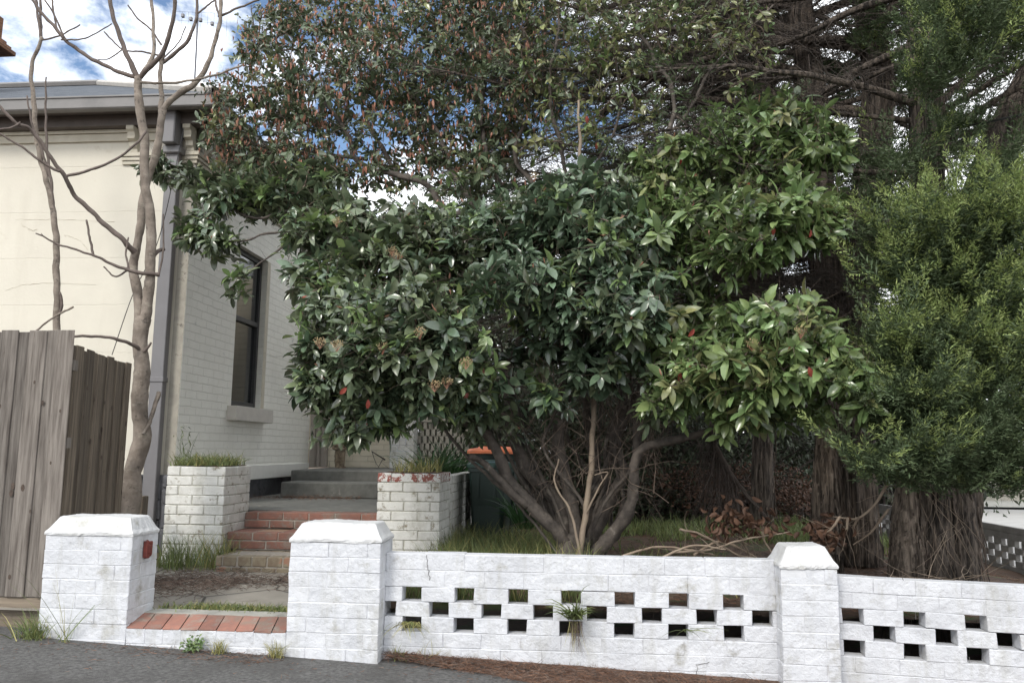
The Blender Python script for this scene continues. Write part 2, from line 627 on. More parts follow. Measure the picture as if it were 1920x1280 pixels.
M['timber_brown'] = mat('brown_weathered_timber', (0.0595, 0.0442, 0.0323), (0.1827, 0.1487, 0.1105), .85, 5, 9, 0.9, 14, .006, lo=.3, hi=.7, stretch=(9, 9, .5), island=.3,
                        c3=(.06, .045, .03), s3=3.0, t3=.60, w3=.1)
M['bare_bark'] = mat('smooth_grey_bark', (.15, .122, .098), (.26, .218, .18), .85, 9, 9, 1.0, 40, .010, lo=.38, hi=.62, c3=(.085, .07, .058), s3=16, t3=.57, w3=.08, drip=((.30, .27, .22), 6, 14, .56, .08, .6))
M['bare_bark_dark'] = mat('dark_branch_bark', (.085, .065, .055), (.14, .11, .095), .8, 14, 6, 0.5, 60, .003)
M['bush_bark'] = mat('bush_bark', (.040, .033, .028), (.115, .096, .080), .85, 14, 8, 0.9, 50, .008, c3=(.24, .215, .185), s3=7, t3=.60, w3=.1)
M['twig'] = mat('twig_bark', (.095, .07, .055), (.17, .13, .10), .85, 10, 4, island=.3)
M['pale_bark'] = mat('pale_slender_bark', (.20, .155, .115), (.26, .205, .15), .75, 10, 7, 0.4, 50, .003, c3=(.17, .12, .08), s3=12, t3=.62, w3=.08)
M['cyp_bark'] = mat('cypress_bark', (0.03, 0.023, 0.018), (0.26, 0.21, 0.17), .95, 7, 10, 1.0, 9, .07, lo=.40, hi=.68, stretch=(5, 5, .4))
M['lit_bark'] = mat('lit_bark', (.10, .078, .06), (.42, .34, .27), .95, 8, 10, 1.0, 12, .04, lo=.38, hi=.66, stretch=(5, 5, .4))  # lighter copy of the cypress bark, light falling on it put into the colour
M['bark_strip'] = mat('bark_strip', (.06, .045, .036), (.15, .12, .095), .95, 8, 5, island=.5)
M['cyp_twig'] = mat('dead_twig', (0.048, 0.0368, 0.0304), (0.108, 0.088, 0.076), .9, 8, 4, island=.45)
M['dead'] = mat('dead_pale_twig', (.20, .15, .11), (.30, .24, .18), .85, 8, 4, island=.3)
LF = dict(rough=.24, scale=25, detail=4, spec=.75)
M['leaf'] = mat('dark_leaf', (.088, .118, .066), (.13, .16, .09), island=.45, hue=.02, transl=.12, **LF)
M['leaf_blue'] = mat('bluish_leaf', (.078, .120, .072), (.115, .16, .098), island=.4, hue=.015, transl=.10, **LF)
M['leaf_light'] = mat('fresh_leaf', (0.143, 0.209, 0.0825), (0.187, 0.253, 0.099), island=.4, hue=.02, transl=.22, **LF)
M['leaf_yellow'] = mat('olive_leaf', (0.198, 0.22, 0.0935), (0.275, 0.286, 0.132), island=.4, hue=.02, transl=.25, **LF)
M['leaf_red'] = mat('new_red_leaf', (.39, .17, .115), (.43, .24, .165), .5, 20, 3, island=.4, transl=.25)
M['leaf_scarlet'] = mat('scarlet_leaf', (.26, .04, .035), (.34, .08, .05), .45, 20, 3, transl=.25)
M['leaf_dead'] = mat('dead_leaf', (0.105, 0.0525, 0.0294), (0.07, 0.0364, 0.0224), .7, 20, 4, island=.4, transl=.1)
M['flower'] = mat('ochre_flower', (.28, .20, .10), (.36, .28, .16), .8, 20, 3, island=.3)
M['cyp_leaf'] = mat('cypress_foliage', (0.068, 0.1, 0.048), (0.105, 0.142, 0.066), .6, 12, 4, island=.45, hue=.015, transl=.12)
M['cyp_tip'] = mat('cypress_tip', (0.21, 0.27, 0.09), (0.28, 0.34, 0.12), .6, 12, 4, island=.4, hue=.015, transl=.2)
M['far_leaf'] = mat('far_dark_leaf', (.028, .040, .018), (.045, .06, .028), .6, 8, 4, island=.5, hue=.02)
M['grass'] = mat('grass', (0.125, 0.165, 0.058), (0.185, 0.22, 0.08), .6, 10, 4, island=.45, hue=.02, transl=.25)
M['grass_dry'] = mat('dry_grass', (.36, .32, .13), (.28, .27, .10), .7, 10, 4, island=.4, transl=.25)
M['agap'] = mat('strappy_leaf', (.025, .07, .02), (.04, .10, .03), .4, 10, 4, island=.4, transl=.1)
M['litter'] = mat('needle_litter', (.12, .058, .034), (.20, .11, .07), .9, 10, 4, island=.55)
M['litter_grey'] = mat('grey_twig_litter', (.075, .05, .04), (.14, .105, .085), .9, 10, 4, island=.5)
M['soil'] = mat('soil', (.060, .038, .025), (.11, .062, .038), .95, 12, 10, 1.0, 40, .02, c3=(.05, .075, .02), s3=1.3, t3=.53, w3=.08)
M['mulchbed'] = mat('mulch', (.085, .045, .030), (.15, .085, .055), .95, 25, 10, 1.0, 60, .02)
M['bin'] = mat('dark_green_plastic', (.022, .040, .034), (.028, .048, .041), .45, 6, 5, 0.15, 80, .002)
M['bin_dark'] = mat('black_plastic', (.018, .022, .021), (.024, .028, .027), .5, 6)
M['bin_lid'] = mat('orange_plastic', (.80, .22, .10), (.85, .26, .12), .42, 6, 4)
M['bin_green_lid'] = mat('green_plastic_lid', (.03, .075, .06), (.04, .09, .07), .35, 6)
M['knot'] = mat('timber_knot', (.045, .032, .025), (.09, .065, .05), .9, 60)
M['crack'] = mat('crack', (.10, .095, .09), rough=.9)
M['cable'] = mat('black_cable', (.012, .012, .012), rough=.6)
M['metal'] = mat('antenna_metal', (.10, .10, .11), rough=.4, metal=.6)
M['rust'] = mat('rusty_iron', (.17, .035, .025), (.10, .025, .02), .8, 30, 6, 0.6, 80, .003)
M['far_brick'] = mat('chimney_brick', (.17, .08, .035), (.10, .045, .025), .9, 12, 6, 0.6, 30, .01, brick=((0, 2), (.05, .04, .03), .01, .24, .086))
M['concrete_road'] = mat('pale_road', (0.315, 0.3075, 0.2925), (0.375, 0.3675, 0.3525), .9, 3, 8, 0.3, 80, .004)
M['yellow_wall'] = mat('pale_yellow_wall', (.75, .62, .40), (.80, .68, .46), .8, 3)
M['grey_wall'] = mat('shaded_grey_paint', (.20, .19, .18), (.27, .26, .24), .85, 6, 8, 0.6, 40, .005)  # shade on the side wall is put into this grey


def paving_material():
    m = mat('crazy_paving', (.27, .25, .215), (.20, .185, .16), .9, 4, 9, 0.5, 60, .004, c3=(.12, .095, .07), s3=3, t3=.6, w3=.1)
    t = m.node_tree
    b = [n for n in t.nodes if n.type == 'BSDF_PRINCIPLED'][0]
    src = b.inputs['Base Color'].links[0].from_socket
    tc = t.nodes.new('ShaderNodeTexCoord')
    v = t.nodes.new('ShaderNodeTexVoronoi')
    v.feature = 'DISTANCE_TO_EDGE'
    v.inputs['Scale'].default_value = 1.7
    t.links.new(tc.outputs['Object'], v.inputs['Vector'])
    r = t.nodes.new('ShaderNodeMapRange')
    r.inputs['From Min'].default_value = .008
    r.inputs['From Max'].default_value = .018
    t.links.new(v.outputs['Distance'], r.inputs['Value'])
    x = t.nodes.new('ShaderNodeMix')
    x.data_type = 'RGBA'
    x.inputs['A'].default_value = (.07, .065, .055, 1)
    t.links.new(r.outputs['Result'], x.inputs['Factor'])
    t.links.new(src, x.inputs['B'])
    t.links.new(x.outputs['Result'], b.inputs['Base Color'])
    bp = t.nodes.new('ShaderNodeBump')
    bp.inputs['Distance'].default_value = .01
    old = b.inputs['Normal'].links[0].from_socket
    t.links.new(r.outputs['Result'], bp.inputs['Height'])
    t.links.new(old, bp.inputs['Normal'])
    t.links.new(bp.outputs[0], b.inputs['Normal'])
    return m


M['crazy'] = paving_material()
rng = np.random.default_rng(7)


# ---------------------------------------------------------------- ground
def path_z(X, Y=4.75):
    return .065 - .039 * X - .012 * (4.75 - Y)


def gz(X, Y):
    X = np.asarray(X, float)
    Y = np.asarray(Y, float)
    z = .38 + .03 * snoise(X, Y, .25, 3) + .012 * snoise(X, Y, 1.1, 4)
    z = z - np.clip((Y - 7.5) * .03, 0, .08)
    z = z - .17 * np.clip(X - 2.9, 0, 3.2)
    return z


mb = MB()
gridmesh(mb, np.linspace(-9, 9, 140), np.linspace(-3, 4.93, 60), lambda X, Y: path_z(X, Y) + .004 * snoise(X, Y, .8, 5))
tag(mb.build('footpath', M['asphalt'], smooth=True), kind='structure')
mb = MB()
gridmesh(mb, np.array([-400, -60, -20, -9, 0, 9, 20, 60, 400.]), np.array([-400, -60, -20, -3.2, 0, 6, 14, 30, 80, 500.]), lambda X, Y: -.75 + 0 * X)
tag(mb.build('terrain', M['soil']), kind='structure')
mb = MB()
gridmesh(mb, np.linspace(-1.5, 6.2, 130), np.linspace(4.985, 14, 120), gz)
tag(mb.build('garden_ground', M['soil'], smooth=True), kind='structure')
mb = MB()
gridmesh(mb, np.linspace(-1.5, 5.3, 12), np.linspace(14.0, 40, 20), lambda X, Y: gz(X, np.full_like(Y, 14.)) - .01 * (Y - 14))
tag(mb.build('lawn_beyond', M['soil'], smooth=True), kind='structure')
mb = MB()
gridmesh(mb, np.linspace(-3.9, -1.2, 50), np.linspace(4.98, 6.95, 40), lambda X, Y: .30 + .006 * snoise(X, Y, .5, 8))
tag(mb.build('entry_path', M['crazy'], smooth=True), kind='structure')
mb = MB()
box(mb, -9, -3.9, 4.98, 7.85, 0, .31)
box(mb, -3.9, -3.2, 6.95, 7.85, 0, .3)
tag(mb.build('side_yard', M['soil']), kind='structure')
mb = MB()
gridmesh(mb, np.array([5.75, 9, 14, 25, 60.]), np.array([6, 10, 16, 24, 34, 60.]), lambda X, Y: -.33 + 0 * X)
tag(mb.build('side_road', M['concrete_road']), kind='structure')
# pine litter bed on the footpath
mb = MB()


def litter_edge(X):
    return 4.87 - np.clip((X + 1.15) * .34, 0, .75)


xs = np.linspace(-1.15, 4.5, 110)
ys = np.linspace(0, 1, 14)
X, T = np.meshgrid(xs, ys)
Y0 = litter_edge(X) + .05 * snoise(X, X * 0, .9, 3)
Y = Y0 + (4.87 - Y0) * T
Z = path_z(X, Y) + .004 + .028 * T + .007 * np.abs(snoise(X, Y, 2.2, 9)) * (T > 0.05)
i = np.arange(13)[:, None] * 110 + np.arange(109)[None, :]
mb.add(np.stack([X, Y, Z], -1).reshape(-1, 3), [np.stack([i, i + 1, i + 111, i + 110], -1).reshape(-1, 4)])
tag(mb.build('mulch_strip', M['mulchbed'], smooth=True), kind='structure')


def scatter_litter(name, n, sampler, ln, rd, mats, label, seed, vert=.12):
    r = np.random.default_rng(seed)
    P = sampler(n, r)
    a_ = r.uniform(0, 2 * math.pi, len(P))
    D = np.stack([np.cos(a_), np.sin(a_), r.normal(0, vert, len(P))], 1)
    mb = MB()
    h = len(P) // 2
    Ls = ln * r.uniform(.4, 1.5, len(P))
    twigs(mb, P[:h], D[:h], Ls[:h], rd, r, 2, .02, .2, 0)
    twigs(mb, P[h:], D[h:], Ls[h:], rd, r, 2, .02, .2, 1 if len(mats) > 1 else 0)
    return tag(mb.build(name, mats), label, 'litter', kind='stuff')


def s_strip(n, r):
    X = r.uniform(-1.15, 3.2, n) + 0
    Ye = litter_edge(X)
    t = r.beta(1.6, 1.0, n)
    Y = Ye - .04 + (4.87 - Ye) * t
    return np.stack([X, Y, path_z(X, Y) + .008 + .028 * t + r.uniform(0, .012, n)], 1)


scatter_litter('needle_litter', 9000, s_strip, .05, .0014, [M['litter'], M['litter_grey']], 'brown needle litter along the foot of the white wall', 11)


def s_path(n, r):
    X = r.uniform(-2.7, -1.75, n)
    X = -1.75 - np.abs(r.normal(0, .5, n))
    Y = r.uniform(4.55, 4.74, n)
    X = np.clip(X, -3.1, -1.2)
    return np.stack([X, Y, path_z(X, Y) + .006], 1)


scatter_litter('twig_litter', 260, s_path, .07, .0015, [M['litter'], M['litter_grey']], 'thin line of dry twigs along the gate step', 12, .05)


def s_fp(n, r):
    X = r.uniform(-3.6, 2.2, n)
    Y = 4.72 - np.abs(r.normal(0, .35, n))
    return np.stack([X, Y, path_z(X, Y) + .006], 1)


scatter_litter('path_debris', 420, s_fp, .03, .0016, [M['litter'], M['litter_grey']], 'small dry leaf and twig debris strewn over the asphalt footpath', 16, .05)


def s_entry(n, r):
    X = -1.9 - np.abs(r.normal(0, .62, n))
    Y = 6.25 + r.normal(0, .16, n) + (X + 2.3) * .25
    k = r.random(n) < .55
    X = np.where(k, r.uniform(-3.3, -2.55, n), X)
    Y = np.where(k, r.normal(5.95, .3, n), Y)
    X = np.clip(X, -3.4, -1.8)
    Y = np.clip(Y, 5.1, 6.72)
    return np.stack([X, Y, .31 + r.uniform(0, .05, n) * k + .005], 1)


scatter_litter('leaf_litter', 2300, s_entry, .085, .0022, [M['litter_grey'], M['litter_grey']], 'heap of dark dry twigs on the entry path', 13, .18)


def s_garden(n, r):
    X = r.uniform(-.3, 5.2, n)
    Y = 5.0 + r.beta(1, 2.2, n) * 7
    k = (snoise(X, Y, .3, 31) > -.5)
    X, Y = X[k], Y[k]
    return np.stack([X, Y, gz(X, Y) + .006], 1)


scatter_litter('garden_litter', 15000, s_garden, .07, .0018, [M['litter'], M['litter_grey']], 'carpet of fallen brown needles under the cypresses', 14, .15)


def s_landing(n, r):
    X = r.uniform(-3.9, -2.6, n)
    Y = r.normal(9.45, .16, n)
    Y = np.clip(Y, 8.5, 9.72)
    return np.stack([X, Y, np.full(n, .745) + r.uniform(0, .03, n)], 1)


scatter_litter('step_litter', 420, s_landing, .06, .002, [M['litter'], M['litter_grey']], 'dry leaves gathered against the cement porch steps', 15, .2)

# ---------------------------------------------------------------- front wall
wall = thing('brick_wall', 'low white painted front wall with brick pillars and checkered holes', 'wall', (0, 4.75, 0))
WM = [M['white'], M['white_joint'], M['cap']]


def pillar(x0, x1, y0, y1, z0, ztop, seed, ci=.055, chh=.11, ftop=.06):
    r = np.random.default_rng(seed)
    mb = MB()
    zc = ztop - chh
    zb = zc - .0
    n = round((zb - z0) / .086)
    bricks(mb, x0, x1, y0, y1, zb - n * .086, zb, rng=r, jt=.0035, gap=.0008, b=.0035, bl=.236, irr=.3)
    # chamfered cement cap, slightly lumpy
    nn = 26
    rings = [(0, -.004), (.012, -.006), (chh * .18, -.004), (chh * .35, .012), (chh * .95, ci * .9), (chh, ci + .006)]
    V, Q = [], []
    k = 0
    for h, ins in rings:
        xa, xb, ya, yb = x0 + ins, x1 - ins, y0 + ins, y1 - ins * .6
        pts = [(xa + (xb - xa) * t / nn, ya) for t in range(nn)] + [(xb, ya + (yb - ya) * t / nn) for t in range(nn)] + \
              [(xb - (xb - xa) * t / nn, yb) for t in range(nn)] + [(xa, yb - (yb - ya) * t / nn) for t in range(nn)]
        for (px, py) in pts:
            V.append((px + r.normal(0, .0012), py + r.normal(0, .0012), zc + h + .003 * math.sin(px * 17 + seed) + r.normal(0, .0008)))
    m = 4 * nn
    for a_ in range(len(rings) - 1):
        for t in range(m):
            Q.append([a_ * m + t, a_ * m + (t + 1) % m, (a_ + 1) * m + (t + 1) % m, (a_ + 1) * m + t])
    c = len(V)
    xa, xb, ya, yb = x0 + ci, x1 - ci, y0 + ci, y1 - ci * .6
    V.append(((xa + xb) / 2, (ya + yb) / 2, ztop + .002))
    Tt = [[(len(rings) - 1) * m + t, (len(rings) - 1) * m + (t + 1) % m, c] for t in range(m)]
    mb.add(V, [Q, Tt], 2)
    # broad foot of worn render where the wall meets the footpath
    return mb.build('pillar', WM, wall)


p1 = pillar(-3.255, -2.70, 4.74, 5.04, .02, .905, 1)
p1['label'] = 'pillar beside the paling fence with a rusty hinge'
p2 = pillar(-1.72, -1.17, 4.74, 5.04, .0, .895, 2)
p2['label'] = 'pillar on the right of the gateway'
p3 = pillar(1.115, 1.425, 4.735, 5.03, -.1, .815, 3, ci=.055, chh=.12)
p3['label'] = 'slim pillar between the two hole-patterned panels'
mb = MB()
r0 = np.random.default_rng(4)
hx, hy, hz = -2.695, 4.89, .70
for k in range(5):
    cbox(mb, hx, hx + .012 + .012 * r0.random(), hy - .03 + .012 * k, hy - .005 + .012 * k, hz - .045 + r0.uniform(-.012, .012), hz + .045 + r0.uniform(-.015, .015), .003, 0, r0, .002)
cbox(mb, hx, hx + .03, hy - .012, hy + .012, hz - .02, hz + .03, .004)
h = mb.build('hinge', M['rust'], p1)


def panel(x0, x1, y0, y1, ztop, rows_top, rows_bot, h0, seed, xf=None, pitch=.3105, ch=.0775, toph=.086):
    """brickwork panel: solid courses, three courses with open cells, solid courses"""
    r = np.random.default_rng(seed)
    mb = MB()
    z = ztop
    hw = .116
    jt = .0035
    for row in range(rows_top + 3 + rows_bot):
        hrow = (toph if row < rows_top else ch)
        za, zb = z - hrow, z
        z = za
        o = r.normal(0, .0012, 3)
        if rows_top <= row < rows_top + 3:
            first = h0 + (pitch / 2 if row == rows_top + 1 else 0) - 3 * pitch + (.0 if row < rows_top + 2 else -.004)
            holes = [first + pitch * k + r.normal(0, .003) for k in range(40)]
            holes = [h for h in holes if h + hw > x0 and h < x1]
            edges = [x0]
            segs = []
            cur = x0
            for h in holes:
                if h > cur:
                    segs.append((cur, h))
                cur = h + hw
            if cur < x1:
                segs.append((cur, x1))
            for (a_, b_) in segs:
                q = r.normal(0, .0015, 2)
                cbox(mb, a_, b_, y0 + q[0], y1 + q[0], za + .0005, zb - .0005, .003, 0, r, .0016)
        else:
            cuts = [x0]
            p = x0 + (.12 if row % 2 else .236)
            while p < x1 - .06:
                if r.random() > .28:
                    cuts.append(p)
                p += .236 + r.normal(0, .006)
            cuts.append(x1)
            box(mb, x0 + .001, x1 - .001, y0 + jt, y1 - jt, za, zb - (.003 if row == 0 else 0), 1)
            for a_, b_ in zip(cuts[:-1], cuts[1:]):
                q = np.clip(r.normal(0, .0014, 2), -.0025, .0025)
                cbox(mb, a_ + .0006, b_ - .0006, y0 + q[0], y1 + q[0], za + .0010, zb - .0010 + (r.normal(0, .002) if row == 0 else 0), .003, 0, r, .0014)
    # rough painted render run along the foot
    if xf:
        for k in range(len(mb.V)):
            mb.V[k] = xf(mb.V[k])
    return mb.build('breeze_panel', WM, wall)


pa = panel(-1.17, 1.118, 4.87, 4.975, .718, 2, 5, -1.06, 5, pitch=.3135, ch=.0862, toph=.098)
pa['label'] = 'long panel of open checkered brickwork in the middle'


def tilt(V):
    a_ = rad(3.5)
    x, y = V[:, 0] - 1.42, V[:, 1] - 4.87
    return np.stack([1.42 + x * math.cos(a_) + y * math.sin(a_), 4.87 - x * math.sin(a_) + y * math.cos(a_), V[:, 2] - .02 * np.clip(x, 0, 9)], 1)


pb = panel(1.42, 4.6, 4.87, 4.975, .640, 2, 6, 1.485, 6, xf=tilt, pitch=.325, ch=.0875, toph=.086)
pb['label'] = 'cracked panel right of the slim pillar'
def crack(px, Y, seed, par):
    r = np.random.default_rng(seed)
    P = np.array([at(a_, b_, Y) for a_, b_ in px])
    Q = [P[0]]
    for a_, b_ in zip(P[:-1], P[1:]):
        for t in np.linspace(0, 1, 6)[1:]:
            Q.append(a_ + (b_ - a_) * t + r.normal(0, .003, 3) * np.array([1, 0, 1]))
    m_ = MB()
    tube(m_, Q, .0016, 4, 0, r, .3)
    return m_.build('crack', [M['crack']], par)


crack([(1692, 1083), (1700, 1110), (1716, 1130), (1717, 1160)], 4.847, 1, pb)
crack([(1795, 1282), (1805, 1262), (1818, 1250), (1818, 1230)], 4.842, 2, pb)
crack([(1740, 1222), (1758, 1228), (1762, 1255)], 4.845, 3, pb)
crack([(800, 1040), (802, 1066), (806, 1085)], 4.868, 4, pa)
crack([(1305, 1282), (1307, 1245), (1330, 1240)], 4.868, 5, pa)
# gate sill: white brick face, sloping red brick-on-edge treads, cement strip
mb = MB()
bricks(mb, -2.70, -1.72, 4.742, 4.86, .0, .262, rng=rng, jt=.0035, gap=.0008, b=.0035, bl=.115, start=0)
sill = mb.build('gate_sill', WM, wall)
mb = MB()
r = np.random.default_rng(9)
x = -2.70
k = 0
while x < -1.76:
    wd = .112 + r.normal(0, .003)
    xb = min(x + wd, -1.722)
    V = []
    for (yy, zz) in ((4.742, .262), (4.742, .268), (4.93, .315), (4.93, .300)):
        sk = -.035 * (yy - 4.74) / .2
        V += [(x + .004 + sk, yy, zz), (xb - .004 + sk, yy, zz)]
    V = np.array(V) + r.normal(0, .0012, (8, 3))
    mb.add(V, [np.array([[0, 1, 3, 2], [2, 3, 5, 4], [4, 5, 7, 6], [0, 2, 4, 6], [1, 7, 5, 3], [0, 6, 7, 1]])], 0)
    x = xb
mb.build('brick_tread', [M['red']], sill)
mb = MB()
V = [(-2.74, 4.76, .255), (-1.72, 4.76, .255), (-1.72, 4.93, .304), (-2.74, 4.93, .304)]
mb.add(V, [np.array([[0, 1, 2, 3]])])
box(mb, -2.74, -1.72, 4.932, 5.06, .2, .318)
mb.build('cement_bed', [M['cement']], sill)

# ---------------------------------------------------------------- planters, steps, low wall
OM = [M['old_white'], M['old_joint'], M['peel_red']]
pl = thing('brick_planter', 'square weathered white brick planter with grass on top against the house', 'planter', (-3.47, 7.35, .29))
mb = MB()
bricks(mb, -3.735, -3.19, 7.05, 7.62, .22, 1.165, rng=np.random.default_rng(20), jt=.008, gap=.0035, b=.005, bl=.24, start=1)
mb.build('brickwork', OM, pl)
mb = MB()
gridmesh(mb, np.linspace(-3.70, -3.22, 8), np.linspace(7.09, 7.6, 8), lambda X, Y: 1.168 + .008 * np.sin(X * 30) * np.sin(Y * 22) + .0 * X)
mb.build('soil', M['mulchbed'], pl)
pr = thing('brick_planter', 'white brick planter right of the steps with peeling red top course', 'planter', (-1.5, 7.3, .3))
mb = MB()
bricks(mb, -1.79, -1.23, 7.05, 7.6, .30, 1.13, rng=np.random.default_rng(21), jt=.008, gap=.0035, b=.005, bl=.24, top_mat=2)
mb.build('brickwork', OM, pr)
mb = MB()
gridmesh(mb, np.linspace(-1.76, -1.26, 8), np.linspace(7.08, 7.57, 8), lambda X, Y: 1.132 + .006 * np.sin(X * 30) * np.sin(Y * 22))
mb.build('soil', M['mulchbed'], pr)
lw = MB()
bricks(lw, -1.36, -1.25, 7.605, 10.2, .25, 1.09, rng=np.random.default_rng(22), jt=.008, gap=.0035, b=.005, bl=.24)
tag(lw.build('garden_wall', OM, loc=(-1.3, 8.8, .3)), 'low weathered white brick wall running back from the right planter', 'wall')
mb = MB()
box(mb, -1.79, -1.365, 7.605, 12, .2, 1.0)
tag(mb.build('garden_bed', M['mulchbed']), kind='structure')

st = thing('brick_steps', 'red brick steps with grey landing between the two planters', 'steps', (-2.5, 7.2, .3))


def stepmat(lvl):
    def f(i, r):
        if lvl == 0:
            return 3
        return 2 if r.random() < .16 else 0
    return f


SM = [M['red'], M['mortar'], M['tan_brick'], M['mossy_brick'], M['dark_cement']]
for lvl, (y0, y1, za, zb, xa) in enumerate([(6.72, 7.16, .25, .43, -3.08), (7.16, 7.52, .43, .585, -3.185), (7.52, 7.75, .585, .735, -3.185)]):
    mb = MB()
    bricks(mb, xa, -1.795, y0, y1, za, zb, ch=.09 if lvl == 0 else .078, rng=np.random.default_rng(30 + lvl), jt=.008, gap=.005, b=.006, bl=.24 if lvl else .13, mort=1, matfn=stepmat(lvl), start=lvl)
    mb.build('step', SM, st)
mb = MB()
box(mb, -4.0, -1.795, 7.752, 10.9, .3, .738)
mb.build('landing', [M['dark_cement']], st)
ps = thing('porch_steps', 'two broad grey cement steps up to the porch', 'steps', (-3, 10.3, .74))
mb = MB()
cbox(mb, -3.68, -1.80, 9.72, 10.32, .735, .925, .012, 0, rng, .002)
mb.build('step', [M['dark_cement']], ps)
mb = MB()
cbox(mb, -3.78, -1.80, 10.32, 12.3, .735, 1.06, .012, 0, rng, .002)
mb.build('step', [M['dark_cement']], ps)

# ---------------------------------------------------------------- house
hs = thing('house', 'cream rendered house with pale green grey side wall and slate roof', 'house', (-4.05, 7.8, .3))
HX = -4.05
mb = MB()
box(mb, -13, -4.17, 7.8, 8.05, 1.06, 4.9)
mb.build('facade', [M['cream']], hs)
mb = MB()
box(mb, -4.167, HX - .003, 7.79, 8.05, 1.0, 4.36)
mb.build('corner_strip', [M['weathered']], hs)
# side wall around the window: opening Y 8.98-9.82, Z 1.80-3.72
mb = MB()
wy0, wy1, wz0, wz1 = 9.0, 9.86, 1.82, 3.74
box(mb, HX - .25, HX, 8.052, wy0, 1.0, 4.9)
box(mb, HX - .25, HX, wy1, 11.75, 1.0, 4.9)
box(mb, HX - .25, HX, wy0, wy1, 1.0, wz0)
box(mb, HX - .25, HX, wy0, wy1, wz1, 4.9)
box(mb, HX - .003, HX, 7.795, 8.052, 1.0, 4.36)
sw = mb.build('side_wall', [M['blue_wall']], hs)
mb = MB()
cbox(mb, HX + .001, HX + .035, 7.9, 11.7, .95, 1.13, .008, 0, rng, 0)
mb.build('base_trim', [mat('pale_trim', (0.72, 0.715, 0.67), (0.78, 0.775, 0.73), .6, 5, 8, .3, 40, .004)], hs)
mb = MB()
box(mb, -13, HX - .03, 7.74, 8.0, .25, 1.06)
rr = np.random.default_rng(41)
x = -6.2
while x < -4.12:
    wd = rr.uniform(.2, .4)
    z = .3
    while z < 1.0:
        hh = rr.uniform(.14, .24)
        cbox(mb, x + .01, min(x + wd, -4.06) - .01, 7.715, 7.76, z + .01, min(z + hh, 1.055), .012, 0, rr, .006)
        z += hh
    x += wd
box(mb, HX - .2, HX - .04, 8.0, 11.7, .3, .95)
mb.build('plinth', [M['bluestone']], hs)
# window
wi = MB()
fx = HX - .13
for (ya, yb, za, zb) in ((wy0, wy0 + .06, wz0, wz1), (wy1 - .06, wy1, wz0, wz1), (wy0 + .06, wy1 - .06, wz0, wz0 + .07), (wy0 + .06, wy1 - .06, wz1 - .06, wz1), (wy0 + .06, wy1 - .06, 2.86, 2.92)):
    cbox(wi, fx, fx + .06, ya, yb, za, zb, .004)
win = wi.build('window', [M['frame']], hs)
mb = MB()
box(mb, fx + .015, fx + .022, wy0 + .06, wy1 - .06, wz0 + .07, 2.86)
box(mb, fx + .03, fx + .037, wy0 + .06, wy1 - .06, 2.92, wz1 - .06)
mb.build('pane', [M['glass']], win)
mb = MB()
for k in range(8):
    yy = wy0 + .07 + k * .09
    box(mb, fx - .06, fx - .056, yy, yy + .082, wz0 + .05, wz1 - .05)
mb.build('blind', [M['blind']], win)
mb = MB()
cbox(mb, HX - .06, HX + .12, wy0 - .1, wy1 + .14, wz0 - .17, wz0 - .002, .006, 0, rng, .001)
mb.build('sill', [M['sill']], win)
mb = MB()
cbox(mb, HX - .1, HX + .004, wy1 + .001, wy1 + .10, wz0, wz1, .004)
mb.build('reveal', [M['cream_trim']], win)
# mouldings and eaves
mb = MB()
for (a_, b_, za, zb) in ((.0, .055, 4.38, 4.42), (.0, .04, 4.34, 4.375), (0, .025, 4.30, 4.337)):
    box(mb, HX + .001, HX + b_, 7.8 - b_, 11.7, za, zb)
    box(mb, -4.85, HX, 7.8 - b_, 7.797, za, zb)
mb.build('string_moulding', [M['cream_trim']], hs)
mb = MB()
box(mb, -13, -4.17, 7.77, 7.799, 4.56, 4.64)
box(mb, -13, -4.17, 7.75, 7.798, 4.645, 4.68)
mb.build('frieze_moulding', [M['cream_trim']], hs)
mb = MB()
box(mb, -13, -3.97, 7.66, 7.795, 4.685, 4.80)
box(mb, -13, -3.79, 7.53, 12.2, 4.805, 4.85)
box(mb, HX + .006, -3.97, 7.83, 12.2, 4.70, 4.80)
mb.build('soffit', [M['soffit']], hs)
mb = MB()
for (xa, xb, ya, yb) in ((-13, -3.70, 7.42, 7.52), (-3.78, -3.70, 7.522, 12.2)):
    cbox(mb, xa, xb, ya, yb, 4.77, 4.90, .012)
    cbox(mb, xa, xb + .004, ya - .012, yb + .002, 4.885, 4.905, .004)
mb.build('gutter', [M['gutter']], hs)
# brackets under the eaves


def bracket(axis, c, name='bracket'):
    mb = MB()
    prof = [(0, 4.68), (.15, 4.68), (.15, 4.64), (.12, 4.62), (.11, 4.58), (.12, 4.55), (.07, 4.53), (.065, 4.48), (.04, 4.46), (.035, 4.43), (0, 4.42)]
    n = len(prof)
    V = []
    for s in (-.04, .04):
        for (d, z) in prof:
            V.append((c + s, 7.8 - d, z) if axis == 'y' else (HX + d, c + s, z))
    q = [[i, (i + 1) % n, n + (i + 1) % n, n + i] for i in range(n)]
    mb.add(V, [q, [list(range(n))[::-1]], [list(range(n, 2 * n))]])
    return mb.build(name, [M['cream_trim']], hs)


